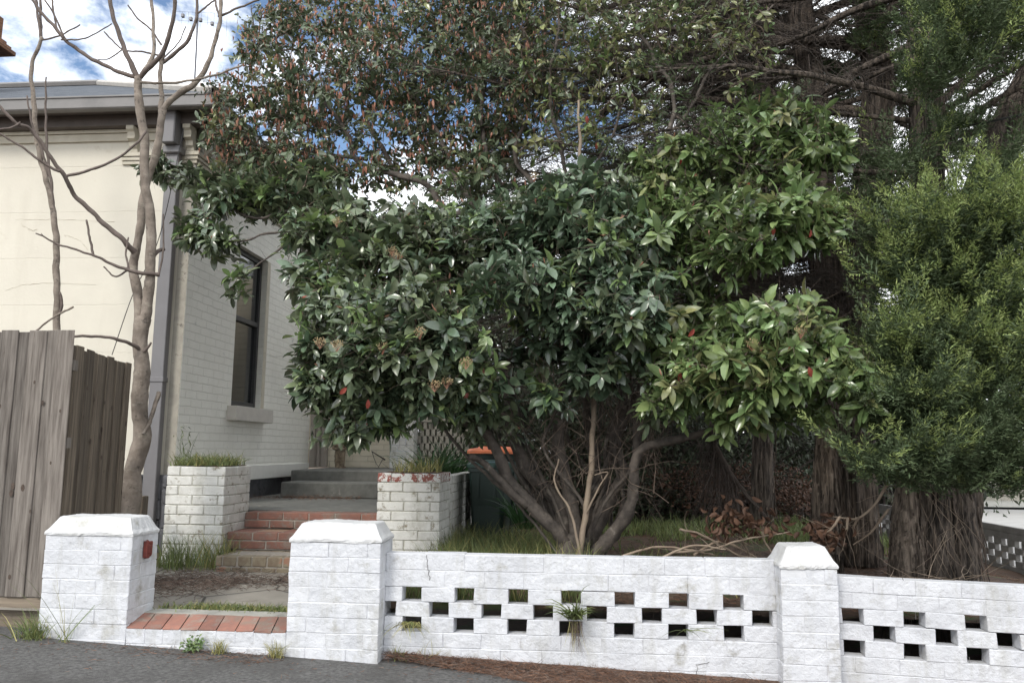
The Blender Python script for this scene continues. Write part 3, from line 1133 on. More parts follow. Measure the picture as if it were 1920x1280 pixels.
bracket('y', -4.10)
bracket('y', -4.72)
for yy in (8.0, 8.9, 9.8, 10.7, 11.5):
    bracket('x', yy)
mb = MB()
box(mb, -4.30, -4.172, 7.68, 7.735, .3, 4.52)
box(mb, -4.31, -4.162, 7.672, 7.74, 2.0, 2.03)
box(mb, -4.31, -4.162, 7.672, 7.74, 3.4, 3.43)
dp = MB()
cbox(dp, -4.305, -4.168, 7.66, 7.742, .32, 4.40, .006)
cbox(dp, -4.315, -4.158, 7.65, 7.745, 1.98, 2.03, .004)
cbox(dp, -4.305, -4.168, 7.54, 7.745, 4.44, 4.800, .01)
cbox(dp, -4.33, -4.14, 7.62, 7.75, 4.36, 4.44, .01)
dpo = dp.build('downpipe', [M['pipe']], hs)
for cp_, cs_ in (([(30, 412), (110, 412), (215, 415)], 11), ([(10, 545), (60, 532), (180, 533)], 12), ([(120, 440), (150, 452), (165, 470)], 13), ([(40, 420), (58, 432), (70, 430)], 14)):
    cr_ = np.random.default_rng(cs_)
    cq_ = smoothline(np.array([at(a_, b_, 7.799) for a_, b_ in cp_]), 26)
    cq_[:, 2] += cr_.normal(0, .004, 26)
    m_ = MB()
    tube(m_, cq_, np.abs(cr_.normal(.0016, .0012, 26)) + .0004, 4, 0)
    m_.build('crack', [M['cream_trim']], hs)
# roof (hipped)
ex, ey0, ey1, ez = -3.69, 7.41, 13.0, 4.9
rg = at(185, 160, (ey0 + ey1) / 2)
rz = rg[2]
mb = MB()
ry = (ey0 + ey1) / 2
V = [(-14, ey0, ez), (ex, ey0, ez), (ex, ey1, ez), (-14, ey1, ez), (-14, ry, rz), (rg[0], ry, rz)]
mb.add(V, [np.array([[0, 1, 5, 4], [2, 3, 4, 5]]), np.array([[1, 2, 5]])])
ro = mb.build('roof', [M['roof']], hs)
mb = MB()
tube(mb, smoothline([(ex, ey0, ez + .02), (rg[0], ry, rz + .03)], 8), .045, 6)
tube(mb, smoothline([(ex, ey1, ez + .02), (rg[0], ry, rz + .03)], 8), .045, 6)
mb.build('hip_capping', [M['hip']], ro)
mb = MB()
tube(mb, smoothline([(-14, ry, rz + .03), (rg[0], ry, rz + .03)], 8), .05, 6)
mb.build('ridge_capping', [M['gutter']], ro)
# corbelled chimney at the photograph's top left
mb = MB()
zz = at(4, 90, 8.6)[2]
cxr = at(36, 50, 9.27)[0] - .17
for (zo, ext, hh) in ((-1.3, 0, 1.25), (-.05, .02, .05), (0.0, .05, .07), (.07, .01, .17), (.24, .17, .06), (.30, .13, .05), (.35, .09, .06), (.41, .05, .3)):
    cbox(mb, cxr - .7 - ext, cxr + ext, 8.5 - ext, 9.1 + ext, zz + zo, zz + zo + hh, .008, 0, rng, .002)
mb.build('chimney', [M['far_brick']], ro)
# porch: joinery, back wall, pier, screen
mb = MB()
cbox(mb, -4.045, -3.97, 11.76, 12.0, 1.06, 3.9, .01)
cbox(mb, -3.968, -3.93, 11.86, 12.0, 1.06, 3.9, .01)
cbox(mb, -3.928, -3.83, 11.93, 12.02, 1.06, 3.9, .012)
cbox(mb, -3.965, -3.945, 11.8, 11.86, 1.5, 2.2, .01)
mb.build('door_frame', [M['door_trim']], hs)
mb = MB()
box(mb, -4.3, -2.8, 12.05, 12.25, 1.06, 4.0)
pw = mb.build('porch_wall', [M['porch_wall']], hs)
mb = MB()
tube(mb, [(-3.60, 12.01, 1.08), (-3.60, 12.01, 2.4), (-3.60, 12.01, 3.9)], .025, 8)
mb.build('drain_pipe', [M['door_trim']], hs)
mb = MB()
bricks(mb, -2.82, -2.46, 11.75, 12.04, 1.06, 3.6, rng=np.random.default_rng(50), jt=.004, gap=.003, b=.006)
mb.build('porch_pier', [M['old_white'], M['white_joint']], hs)
mb = MB()
bx = -2.455
for row in range(7):
    z = 1.02 + row * .105
    for k in range(9):
        x0 = bx + k * .085 + (.04 if row % 2 else 0)
        box(mb, x0, x0 + .055, 12.0, 12.1, z, z + .095)
    box(mb, bx, bx + .8, 12.01, 12.09, z + .0955, z + .1045)
box(mb, bx, bx + .82, 11.99, 12.11, 1.757, 1.83)
mb.build('breeze_screen', [M['weathered']], hs)

# statuette beside the door
r = np.random.default_rng(60)
mb = MB()
sx, sy, sz = -3.50, 11.55, 1.06
prof = [(0, .075), (.03, .078), (.04, .055), (.10, .06), (.18, .062), (.24, .075), (.28, .066), (.34, .078), (.40, .072), (.44, .035), (.46, .045), (.50, .062), (.55, .058), (.59, .03), (.60, .005)]
P = [(sx + .012 * math.sin(h * 14), sy, sz + h * .95) for h, q in prof]
tube(mb, P, [q for h, q in prof], 14, 0, r, .05)
for s in (-1, 1):
    tube(mb, smoothline([(sx + s * .06, sy, sz + .37), (sx + s * .10, sy - .03, sz + .29), (sx + s * .02, sy - .085, sz + .27)], 8), [.026] * 4 + [.02] * 4, 8, 0, r, .05)
    tube(mb, smoothline([(sx + s * .03, sy - .02, sz + .22), (sx + s * .045, sy - .04, sz + .12), (sx + s * .035, sy - .03, sz + .03)], 8), [.04] * 3 + [.028] * 5, 8, 0, r, .05)
tag(mb.build('statuette', [M['stone']], loc=(sx, sy, sz), smooth=True), 'small mossy stone figure standing on the porch by the drain pipe', 'statue')

# ---------------------------------------------------------------- tv antenna
an = thing('tv_antenna', 'thin tv antenna on a mast above the roof', 'antenna', at(365, 160, 10))
mb = MB()
base = at(365, 165, 10)
top = at(371, 25, 10)
tube(mb, [base - np.array([0, 0, .4]), (base + top) / 2, top], .012, 6)
mb.build('mast', [M['metal']], an)
mb = MB()
for q in range(9):
    pa_ = at(330 + q * 12, 22 + q * .5, 10)
    pb_ = at(328 + q * 12, 52 + q * 2.2, 10.4)
    tube(mb, [pa_, pb_], .0015, 4)
for (q0, q1, w0, w1) in ((330, 430, 22, 26), (328, 420, 38, 45), (328, 422, 52, 70)):
    tube(mb, [at(q0, w0, 10), at(q1, w1, 10.2)], .0018, 4)
for (qx, qy) in ((343, 30), (376, 38), (398, 45), (358, 36)):
    p = at(qx, qy, 10)
    cbox(mb, p[0] - .02, p[0] + .02, p[1] - .02, p[1] + .02, p[2] - .025, p[2] + .025, .004)
mb.build('antenna_grid', [M['metal']], an)

# ---------------------------------------------------------------- paling fences


def palings(name, label, p0, p1, z0, z1a, z1b, wdt, seed, m, lap=.010):
    r = np.random.default_rng(seed)
    p0, p1 = np.array(p0), np.array(p1)
    Lg = np.linalg.norm(p1 - p0)
    u = (p1 - p0) / Lg
    nrm = np.array([u[1], -u[0]])
    f = thing(name, label, 'fence', (p0[0], p0[1], .2))
    mb = MB()
    n = round(Lg / wdt)
    for k in range(n):
        a_, b_ = k * Lg / n, (k + 1) * Lg / n
        od = 1 if k % 2 else 0
        o = lap * od
        a2, b2 = (a_ - .012, b_ + .012) if od else (a_ + .003, b_ - .003)
        zt = z1a + (z1b - z1a) * (k + .5) / n + r.normal(0, .006)
        t0 = MB()
        cbox(t0, a2, b2, o, o + .014, z0, zt, .003, 0, r, .0015)
        V = t0.V[0]
        W = np.stack([p0[0] + u[0] * V[:, 0] + nrm[0] * V[:, 1], p0[1] + u[1] * V[:, 0] + nrm[1] * V[:, 1], V[:, 2]], 1)
        W[:, :2] += u * ((V[:, 2] - z0) * r.normal(0, .002))[:, None]
        mb.add(W, [fa for fa, mm in t0.F])
    kn_ = r.random((26, 3))
    for q_ in kn_:
        s_ = q_[0] * Lg
        zz_ = z0 + .1 + q_[1] * (z1a - z0 - .3)
        c_ = np.array([p0[0] + u[0] * s_ + nrm[0] * .015 * 1.6, p0[1] + u[1] * s_ + nrm[1] * .015 * 1.6, zz_])
        th_ = np.arange(8) * math.pi / 4
        rad_ = .006 + .008 * q_[2]
        V_ = [c_ + np.array([u[0], u[1], 0]) * math.cos(t_) * rad_ + np.array([0, 0, 1.7]) * math.sin(t_) * rad_ for t_ in th_]
        mb.add(V_, [[list(range(8))]], 1)
    mb.build('paling_panel', [m, M['knot']], f)
    for zz in (z0 + .25, z0 + .95, z1a - .25):
        mb = MB()
        V = []
        for (s, q, h) in ((0, -.055, 0), (Lg, -.055, 0), (Lg, -.004, 0), (0, -.004, 0), (0, -.055, .07), (Lg, -.055, .07), (Lg, -.004, .07), (0, -.004, .07)):
            V.append((p0[0] + u[0] * s + nrm[0] * q, p0[1] + u[1] * s + nrm[1] * q, zz + h))
        mb.add(V, [BOXF])
        mb.build('rail', [m], f)
    return f


fa = at(-260, 900, 5.02)
fb = at(113, 900, 5.02)
f1 = palings('paling_fence', 'tall grey weathered paling fence facing the footpath', (fa[0], 5.03), (fb[0], 5.05), .37, 2.085, 2.10, .098, 70, M['timber'])
mb = MB()
cbox(mb, fa[0], fb[0] - .02, 5.045, 5.075, .16, .365, .005, 0, rng, .002)
mb.build('plinth_board', [mat('plinth_timber', (.27, .22, .165), (.18, .145, .11), .85, 5, 8, .8, 14, .006, stretch=(.6, 9, 9))], f1)
g0 = at(116, 800, 5.12)
g1 = at(232, 800, 6.15)
f2 = palings('paling_fence', 'shorter brown paling fence running back toward the bare tree', (g0[0], 5.12), (g1[0], 6.15), .33, 2.02, 1.99, .088, 71, M['timber_brown'])
mb = MB()
c = at(263, 940, 6.7)
cbox(mb, c[0] - .05, c[0] + .05, 6.65, 6.75, .3, c[2] + .05, .005, 0, rng, .002)
tag(mb.build('timber_stump', [M['timber_brown']], loc=(c[0], 6.7, .3)), 'short sawn timber post behind the bare tree trunk', 'post')

# ---------------------------------------------------------------- bins


def wheelie(label, x0, y0, wd, dp, hgt, lid_mat, ang, z0):
    b = thing('wheelie_bin', label, 'bin', (x0, y0, z0))
    ca, sa = math.cos(ang), math.sin(ang)

    def tr(V):
        V = np.asarray(V, float)
        return np.stack([x0 + V[:, 0] * ca - V[:, 1] * sa, y0 + V[:, 0] * sa + V[:, 1] * ca, z0 + V[:, 2]], 1)

    def fin(mb, name, m, par):
        mb.V = [tr(v) for v in mb.V]
        return mb.build(name, m, par)

    def loft(mb, rings):
        V, k = [], 0
        for (z, w_, d_, c_, yo) in rings:
            w2, d2 = w_ / 2, d_ / 2
            for (sx, sy, ax, ay) in ((-1, -1, 0, 1), (-1, -1, 1, 0), (1, -1, -1, 0), (1, -1, 0, 1), (1, 1, 0, -1), (1, 1, -1, 0), (-1, 1, 1, 0), (-1, 1, 0, -1)):
                V.append((sx * w2 + ax * c_, sy * d2 + ay * c_ + yo, z))
        Q = []
        for a_ in range(len(rings) - 1):
            for t in range(8):
                Q.append([a_ * 8 + t, a_ * 8 + (t + 1) % 8, a_ * 8 + 8 + (t + 1) % 8, a_ * 8 + 8 + t])
        e_ = (len(rings) - 1) * 8
        mb.add(V, [Q, [[e_ + t for t in range(8)]], [[7 - t for t in range(8)]]])
    mb = MB()
    loft(mb, [(.03, wd * .78, dp * .66, .03, 0), (.10, wd * .80, dp * .70, .03, 0), (hgt * .55, wd * .88, dp * .84, .03, 0), (hgt * .88, wd * .94, dp * .93, .03, 0),
              (hgt * .885, wd * 1.0, dp * 1.0, .03, 0), (hgt * .93, wd * 1.0, dp * 1.0, .03, 0)])
    for s in (-1, 1):
        box(mb, s * wd * .22 - .01, s * wd * .22 + .01, -dp * .47, -dp * .40, hgt * .6, hgt * .86)
    box(mb, -wd * .33, wd * .33, -dp * .42, -dp * .36, .1, hgt * .5)
    fin(mb, 'body', [M['bin']], b)
    mb = MB()
    z = hgt * .935
    loft(mb, [(z, wd * 1.04, dp * 1.06, .04, -.01), (z + .028, wd * 1.04, dp * 1.06, .04, -.01), (z + .05, wd * .98, dp * .98, .05, -.01), (z + .062, wd * .7, dp * .75, .06, 0), (z + .064, wd * .66, dp * .7, .06, 0), (z + .078, wd * .60, dp * .64, .06, 0)])
    box(mb, -wd * .25, wd * .25, -dp * .56 - .03, -dp * .5, z + .002, z + .024)
    fin(mb, 'lid', [lid_mat], b)
    mb = MB()
    hy_ = dp * .5 + .06
    tube(mb, [(-wd * .38, hy_, hgt * .95), (wd * .38, hy_, hgt * .95)], .014, 8)
    for s in (-1, 1):
        box(mb, s * wd * .34 - .015, s * wd * .34 + .015, dp * .5, hy_, hgt * .91, hgt * .96)
    fin(mb, 'handle', [M['bin_dark']], b)
    for s in (-1, 1):
        mb = MB()
        tube(mb, [(s * wd * .40, dp * .36, .10), (s * wd * .47, dp * .36, .10)], .10, 18)
        V0 = mb.V[0]
        fin(mb, 'wheel', [M['bin_dark']], b)
    return b


wheelie('tall dark green wheelie bin with an orange lid against the garden wall', -.965, 9.05, .56, .62, 1.06, M['bin_lid'], rad(4), .31)
wheelie('smaller dark green wheelie bin with a green lid in front of the orange-lidded bin', -.93, 8.42, .40, .45, .90, M['bin_green_lid'], rad(-8), .32)

# ---------------------------------------------------------------- bare trees on the left
TB = [M['bare_bark'], M['bare_bark_dark']]


def limb(mb, pts, Ys, w, mat=0, r=None, sides=8, ns=None, lump=.03, f=1.0):
    """pts: traced pixel path, Ys: distance at start / end, w: widths in px at start / end"""
    n = len(pts)
    Yl = np.interp(np.linspace(0, 1, n), np.linspace(0, 1, len(Ys)), Ys)
    P = np.array([at(p[0], p[1], y) for p, y in zip(pts, Yl)])
    ns = ns or max(8, 7 * (n - 1) + 1)
    Q = smoothline(P, ns)
    wl = np.interp(np.linspace(0, 1, ns), np.linspace(0, 1, len(w)), w)
    Yq = Q[:, 1]
    rr0 = np.random.default_rng(int(abs(pts[0][0] * 7 + pts[-1][1] * 3 + pts[0][1])) % 99991)
    R = wl / 2 / F * Yq * 1.02
    arc = np.concatenate([[0], np.cumsum(np.linalg.norm(np.diff(Q, axis=0), axis=1))])
    rm = max(R.mean(), .006)
    kn = np.sin(arc / rm * .9 + rr0.uniform(0, 6)) + np.sin(arc / rm * .41 + rr0.uniform(0, 6)) + .6 * rr0.normal(0, 1, ns)
    R = R * (1 + .035 * kn)
    for ax_ in range(3):
        Q[:, ax_] += rm * .22 * (np.sin(arc / rm * .35 + rr0.uniform(0, 6)) + .6 * np.sin(arc / rm * .8 + rr0.uniform(0, 6)))
    tube(mb, Q, R * f, sides, mat, r, lump)
    return Q, R * f


def buds(mb, Q, r, n=6, mat=1):
    i = r.integers(1, len(Q) - 1, n)
    D = unit(r.normal(0, 1, (n, 3)))
    twigs(mb, Q[i], D, .025, .006, r, 2, 0, .1, mat)


r = np.random.default_rng(80)
bt = thing('bare_tree', 'leafless young tree with smooth grey bark between the fence and downpipe', 'tree', at(245, 960, 6.35))
mb = MB()
limb(mb, [(238, 985), (247, 900), (262, 800), (268, 720), (267, 660), (264, 600)], (6.35, 6.35), (44, 34, 30, 27, 30), 0, r, 12)
limb(mb, [(264, 650), (258, 560), (252, 500), (256, 460), (266, 400), (278, 330), (297, 270), (306, 205)], (6.35, 6.5), (22, 17, 16, 15, 14), 0, r, 10)
limb(mb, [(267, 650), (275, 560), (285, 490), (279, 400), (270, 290), (264, 200), (258, 145)], (6.35, 6.2), (20, 20, 19, 17, 17, 15), 0, r, 10)
limb(mb, [(306, 205), (330, 180), (372, 150), (395, 105), (412, 40), (416, -40)], (6.5, 6.6), (12, 12, 10, 8, 7), 0, r)
limb(mb, [(302, 240), (302, 180), (301, 115), (304, 108)], (6.5, 6.6), (11, 9, 8), 0, r)
limb(mb, [(303, 118), (335, 95), (358, 65), (370, 20), (366, -30)], (6.6, 6.7), (8, 7, 5), 1, r)
limb(mb, [(303, 115), (312, 80), (326, 30), (328, -30)], (6.6, 6.5), (7, 6, 5), 1, r)
limb(mb, [(258, 148), (235, 95), (215, 40), (200, -30)], (6.2, 6.1), (12, 9, 8), 1, r)
limb(mb, [(262, 145), (285, 110), (288, 60), (282, -30)], (6.2, 6.3), (10, 8, 6), 0, r)
limb(mb, [(262, 145), (300, 105), (322, 50), (330, -30)], (6.2, 6.0), (11, 9, 7), 1, r)
limb(mb, [(252, 145), (200, 125), (140, 90), (110, 60), (75, 20), (45, -20)], (6.2, 6.0), (9, 8, 7, 6), 1, r)
limb(mb, [(262, 155), (330, 155), (400, 142), (455, 122)], (6.2, 6.4), (6, 5, 3.5), 0, r, 6)
limb(mb, [(411, 32), (440, 18), (480, 2), (500, -10)], (6.6, 6.7), (5, 4, 3), 1, r, 6)
limb(mb, [(411, 32), (404, 5), (398, -20)], (6.6, 6.7), (5, 4), 1, r, 6)
limb(mb, [(372, 25), (390, 10), (410, -5)], (6.6, 6.7), (4, 3), 1, r, 6)
limb(mb, [(303, 85), (282, 55), (258, 35), (240, 10)], (6.5, 6.4), (4, 3), 1, r, 6)
limb(mb, [(300, 105), (265, 97), (230, 93), (195, 60)], (6.5, 6.4), (4, 3), 1, r, 6)
limb(mb, [(230, 93), (205, 110), (185, 112)], (6.4, 6.3), (3, 2), 1, r, 6)
limb(mb, [(308, 108), (335, 80), (348, 50)], (6.5, 6.4), (3, 2), 1, r, 6)
limb(mb, [(115, 75), (160, 72), (210, 45)], (6.1, 6.0), (3.5, 2.5), 1, r, 6)
limb(mb, [(120, 70), (100, 25), (80, -5)], (6.0, 5.9), (4, 3), 1, r, 6)
# long sweeping lower limb to the upper left
Q, _ = limb(mb, [(252, 472), (230, 450), (180, 405), (140, 365), (120, 330), (85, 280), (55, 240), (25, 228), (-20, 175)], (6.3, 5.6), (12, 10, 9, 8, 7, 6), 1, r)
limb(mb, [(125, 330), (165, 320), (215, 300), (255, 270), (274, 247)], (5.9, 6.0), (6, 5, 4), 1, r, 6)
limb(mb, [(112, 322), (80, 305), (40, 275), (-20, 240)], (5.9, 5.7), (6, 5, 4), 1, r, 6)
limb(mb, [(38, 230), (20, 240), (-10, 243)], (5.7, 5.6), (5, 3), 1, r, 6)
Q, _ = limb(mb, [(297, 515), (270, 512), (235, 505), (200, 490), (165, 475), (110, 458), (68, 437)], (6.3, 5.9), (8, 8, 6, 5, 4, 3), 1, r)
limb(mb, [(175, 478), (170, 455), (162, 412)], (6.1, 6.1), (5, 4), 1, r, 6)
limb(mb, [(240, 507), (215, 518), (195, 500)], (6.2, 6.2), (4, 3), 1, r, 6)
limb(mb, [(242, 505), (236, 475), (241, 445)], (6.2, 6.2), (4, 3), 1, r, 6)
limb(mb, [(297, 518), (306, 470), (306, 402)], (6.3, 6.4), (4, 3), 1, r, 6)
limb(mb, [(286, 480), (295, 472), (309, 468)], (6.3, 6.4), (9, 7), 1, r, 6)
limb(mb, [(262, 655), (235, 640), (180, 630), (120, 632)], (6.3, 5.9), (8, 6, 5), 1, r, 6)
limb(mb, [(270, 660), (278, 650), (283, 642)], (6.3, 6.3), (7, 4), 1, r, 6)
limb(mb, [(268, 815), (285, 780), (297, 735)], (6.3, 6.45), (6, 9), 0, r, 6)
buds(mb, Q, r, 8)
mb.build('trunk', TB, bt, smooth=True)
bt2 = thing('bare_tree', 'slender leafless tree rising behind the paling fence', 'tree', at(108, 960, 6.9))
mb = MB()
limb(mb, [(112, 960), (110, 800), (107, 620), (106, 500), (103, 420), (88, 340), (72, 280), (62, 180), (60, 120), (80, 70)], (6.9, 6.9), (20, 14, 13, 12, 11, 10, 8, 7), 0, r, 8)
limb(mb, [(100, 430), (98, 360), (90, 300), (86, 230), (86, 145)], (6.9, 6.9), (6, 6, 5, 3), 1, r, 6)
limb(mb, [(92, 330), (75, 270), (62, 240), (50, 180)], (6.9, 6.8), (5, 4, 3), 1, r, 6)
limb(mb, [(78, 76), (72, 40), (66, -20)], (6.9, 6.9), (6, 5), 1, r, 6)
limb(mb, [(78, 76), (76, 30), (76, -20)], (6.9, 7.0), (6, 5), 1, r, 6)
limb(mb, [(80, 75), (110, 68), (150, 47)], (6.9, 7.0), (4, 3), 1, r, 6)
limb(mb, [(68, 620), (100, 595), (138, 575)], (6.7, 6.9), (4, 4), 0, r, 6)
limb(mb, [(112, 590), (115, 570), (113, 548)], (6.9, 6.9), (6, 5), 1, r, 6)
limb(mb, [(108, 60), (100, 20), (96, -20)], (7, 7), (4, 4), 1, r, 6)
mb.build('trunk', TB, bt2, smooth=True)

# ---------------------------------------------------------------- cables


def cable(name, label, pts, rr_, n=30, cat='cable'):
    mb = MB()
    P = smoothline(np.array(pts), n)
    tube(mb, P, rr_, 5)
    tag(mb.build(name, [M['cable']], loc=tuple(P[0])), label, cat)


cable('power_cable', 'black overhead cable crossing in front of the cypress trunks', [at(1180, 302, 9), at(1400, 285, 7.5), at(1660, 262, 6.2), at(1960, 205, 5.2), at(2400, 80, 4.2)], .009)
cable('guy_wire', 'thin wire slanting from the corner of the eaves down to the fence', [at(345, 240, 7.4), at(300, 440, 7.2), at(250, 550, 7), at(210, 665, 6.8)], .004)


# ---------------------------------------------------------------- big bush
def blobpts(blobs, r, shell=.35):
    out_, tags, scl = [], [], []
    for (px, py, rx, ry, Yc, Yr, n, tg) in blobs:
        v = unit(r.normal(0, 1, (n, 3)))
        u = r.random(n) ** (1 / 3.)
        u = np.where(r.random(n) < shell, u ** .35, u)
        v = v * u[:, None]
        for q in v:
            out_.append(at(px + q[0] * rx, py + q[2] * ry, Yc + q[1] * Yr))
            tags.append(tg)
    return np.array(out_), np.array(tags)


def skeleton(limbs, A, r, twr=.0024, maxr=.03):
    """join every shoot to the nearest wood; returns tube list and shoot directions"""
    pos, dirs, par, cap = [], [], [], []
    for Q, R in limbs:
        L_ = np.linalg.norm(np.diff(Q, axis=0), axis=1).sum()
        m = max(3, int(L_ / .07))
        ii = np.linspace(0, len(Q) - 1, m)
        P_ = np.stack([np.interp(ii, np.arange(len(Q)), Q[:, k]) for k in range(3)], 1)
        R_ = np.interp(ii, np.arange(len(Q)), R)
        D_ = unit(np.gradient(P_, axis=0))
        for k in range(int(m * .3), m):
            pos.append(P_[k]); dirs.append(D_[k]); par.append(-1); cap.append(R_[k])
    npos = np.zeros((len(pos) + len(A) * 4, 3))
    ndir = np.zeros_like(npos)
    npar = np.full(len(npos), -1)
    ncap = np.full(len(npos), maxr)
    c = len(pos)
    npos[:c], ndir[:c], ncap[:c] = pos, dirs, cap
    base = c
    d0 = np.array([np.min(np.sum((npos[:base] - a_) ** 2, 1)) for a_ in A])
    order = np.argsort(d0)
    chains = []
    tipdir = np.zeros_like(A)
    cnt = np.zeros(len(npos))
    for oi in order:
        a_ = A[oi]
        dv = a_ - npos[:c]
        d = np.sqrt(np.sum(dv ** 2, 1))
        cosv = np.sum(dv * ndir[:c], 1) / (d + 1e-6)
        cost = d * (1.25 - .3 * cosv)
        k = int(np.argmin(cost))
        p = npos[k]
        dd = d[k]
        c1 = p + ndir[k] * dd * .4 + r.normal(0, .05, 3) * dd
        end = unit(a_ - c1 + np.array([0, 0, .25 * dd]))
        ids = [k]
        pts = [p]
        for t in (.3, .55, .8, 1.0):
            q = (1 - t) ** 2 * p + 2 * t * (1 - t) * c1 + t * t * a_
            q = q + (r.normal(0, .018, 3) * dd if t < 1 else 0)
            npos[c] = q
            ndir[c] = unit(q - pts[-1])
            npar[c] = ids[-1]
            ids.append(c)
            pts.append(q)
            c += 1
        tipdir[oi] = unit(ndir[c - 1] + np.array([0, 0, .35]))
        chains.append((ids, np.array(pts)))
        k = c - 1
        while k >= 0:
            cnt[k] += 1
            k = npar[k]
    return chains, cnt, tipdir, ncap, npos[:c], ndir[:c]


def whorls(mb, P, D, r, n, Ln, W, mat, curl=.28, spread=(35, 85), back=.06, drop=.25):
    """leaf rosettes round the shoot tips"""
    m = len(P)
    P_ = np.repeat(P, n, 0)
    D_ = np.repeat(D, n, 0)
    k = np.tile(np.arange(n), m)
    a_ = k * 2.4 + np.repeat(r.uniform(0, 6.28, m), n) + r.normal(0, .25, m * n)
    X_ = unit(np.cross(D_, np.array([.31, .77, .55])))
    Y_ = np.cross(D_, X_)
    rad_ = np.cos(a_)[:, None] * X_ + np.sin(a_)[:, None] * Y_
    sp = np.radians(r.uniform(spread[0], spread[1], m * n))
    A_ = np.cos(sp)[:, None] * D_ + np.sin(sp)[:, None] * rad_ - np.array([0, 0, drop])
    A_ = unit(A_)
    Nn = unit(D_ * .9 + np.array([0, 0, .7]) + r.normal(0, .25, (m * n, 3)))
    P2 = P_ - D_ * (r.random(m * n) * back)[:, None]
    keep = r.random(m * n) < .88
    s = r.uniform(.42, 1.15, m * n)
    ms = mat[np.repeat(np.arange(m), n)] if isinstance(mat, np.ndarray) else np.full(m * n, mat)
    Lm = (np.repeat(Ln, n) if isinstance(Ln, np.ndarray) else Ln) * s
    for mm in np.unique(ms):
        q = keep & (ms == mm)
        leaves(mb, P2[q], A_[q], Nn[q], Lm[q], (Lm * W)[q] * r.uniform(.85, 1.15, q.sum()), int(mm), curl * r.uniform(.3, 1.6, q.sum()))


r = np.random.default_rng(100)
bush = thing('bush', 'large broad-leaved evergreen bush with many stems behind the white wall', 'bush', at(1085, 1055, 6.25))
mb = MB()
LB = []


def bl(pts, Ys, w, mat=0, sides=9, keep=True):
    n_ = len(pts)
    pts = [(p[0] + (r.normal(0, 9) if 0 < i_ < n_ - 1 else 0), p[1] + (r.normal(0, 8) if 0 < i_ < n_ - 1 else 0)) for i_, p in enumerate(pts)]
    q = limb(mb, pts, Ys, w, mat, r, sides, lump=.10, f=.66)
    if keep:
        LB.append(q)


bl([(1085, 1085), (1085, 1050), (1080, 1015)], (6.25, 6.25), (95, 105, 60), sides=14, keep=False)
bl([(1070, 1050), (1040, 990), (1000, 950), (960, 890), (925, 840), (880, 800), (820, 765)], (6.2, 5.9), (46, 40, 36, 30, 24, 16))
bl([(925, 840), (900, 780), (905, 700), (860, 640), (790, 600), (720, 560), (650, 560)], (6.1, 5.7), (26, 20, 15, 10, 6))
bl([(820, 765), (770, 762), (710, 745), (660, 750)], (5.9, 5.5), (14, 10, 6))
bl([(1000, 950), (945, 920), (905, 875), (882, 855)], (6.1, 5.8), (24, 20, 17), keep=False)
bl([(1060, 1040), (1020, 950), (995, 870), (975, 790), (965, 700), (1000, 600), (960, 500), (880, 430), (800, 400), (700, 420), (600, 440)], (6.3, 6.4, 6.4), (44, 38, 34, 28, 24, 16, 8))
bl([(1060, 1040), (1030, 960), (985, 900), (965, 830), (940, 760)], (6.5, 6.6), (30, 24, 18))
bl([(1080, 1040), (1070, 930), (1062, 820), (1065, 740), (1085, 680), (1092, 600), (1090, 500)], (6.2, 6.3, 6.0), (40, 34, 28, 20, 16))
bl([(1085, 1040), (1090, 940), (1110, 850), (1105, 760), (1150, 640), (1165, 560)], (6.5, 6.6, 6.2), (32, 28, 22, 16))
bl([(1100, 1045), (1125, 960), (1150, 880), (1160, 820), (1185, 740), (1225, 690), (1235, 600), (1240, 450), (1235, 320), (1258, 250), (1275, 180), (1230, 110), (1205, 50), (1200, -30)], (6.35, 6.5, 6.8), (38, 32, 26, 22, 18, 14, 11, 8))
bl([(1115, 1040), (1155, 980), (1185, 920), (1215, 850), (1262, 812), (1330, 798), (1390, 790), (1420, 780)], (6.2, 6.0, 5.7), (40, 34, 26, 22, 16, 12))
bl([(1185, 920), (1195, 840), (1215, 740), (1250, 700), (1300, 640), (1350, 600), (1400, 590)], (6.2, 5.9), (26, 22, 16, 12, 8))
bl([(1235, 600), (1290, 555), (1345, 530), (1420, 510), (1485, 490), (1530, 440)], (6.5, 5.9), (15, 13, 11, 9, 6))
bl([(1230, 620), (1290, 600), (1340, 580), (1380, 560), (1440, 545), (1500, 600)], (6.3, 5.7), (15, 13, 11, 7))
bl([(1245, 430), (1290, 350), (1350, 300), (1420, 270), (1500, 240)], (6.6, 6.2), (11, 9, 6))
bl([(1258, 250), (1290, 190), (1330, 130), (1400, 60), (1450, 10)], (6.8, 6.8), (9, 8, 5))
bl([(1120, 700), (1090, 560), (1082, 400), (1060, 280), (1040, 170), (1050, 40)], (6.6, 7.0), (18, 14, 11, 8))
bl([(1150, 640), (1120, 480), (1100, 340), (1160, 200), (1150, 80)], (6.6, 6.9), (14, 11, 8, 6))
bl([(1000, 600), (1010, 480), (960, 395), (890, 388), (840, 372), (795, 345), (750, 330), (690, 300), (640, 260), (600, 180)], (6.6, 7.4), (28, 25, 22, 18, 14, 10))
bl([(890, 388), (850, 330), (830, 260), (800, 180), (780, 80)], (7.0, 7.5), (18, 14, 10, 7))
bl([(750, 335), (700, 250), (690, 190), (700, 90), (690, 10)], (7.3, 7.8), (14, 11, 8, 5))
bl([(960, 395), (930, 330), (900, 230), (910, 120), (900, 20)], (6.9, 7.3), (18, 14, 10, 6))
bl([(1010, 480), (1010, 380), (980, 290), (1000, 180), (980, 60)], (6.9, 7.2), (16, 12, 8))
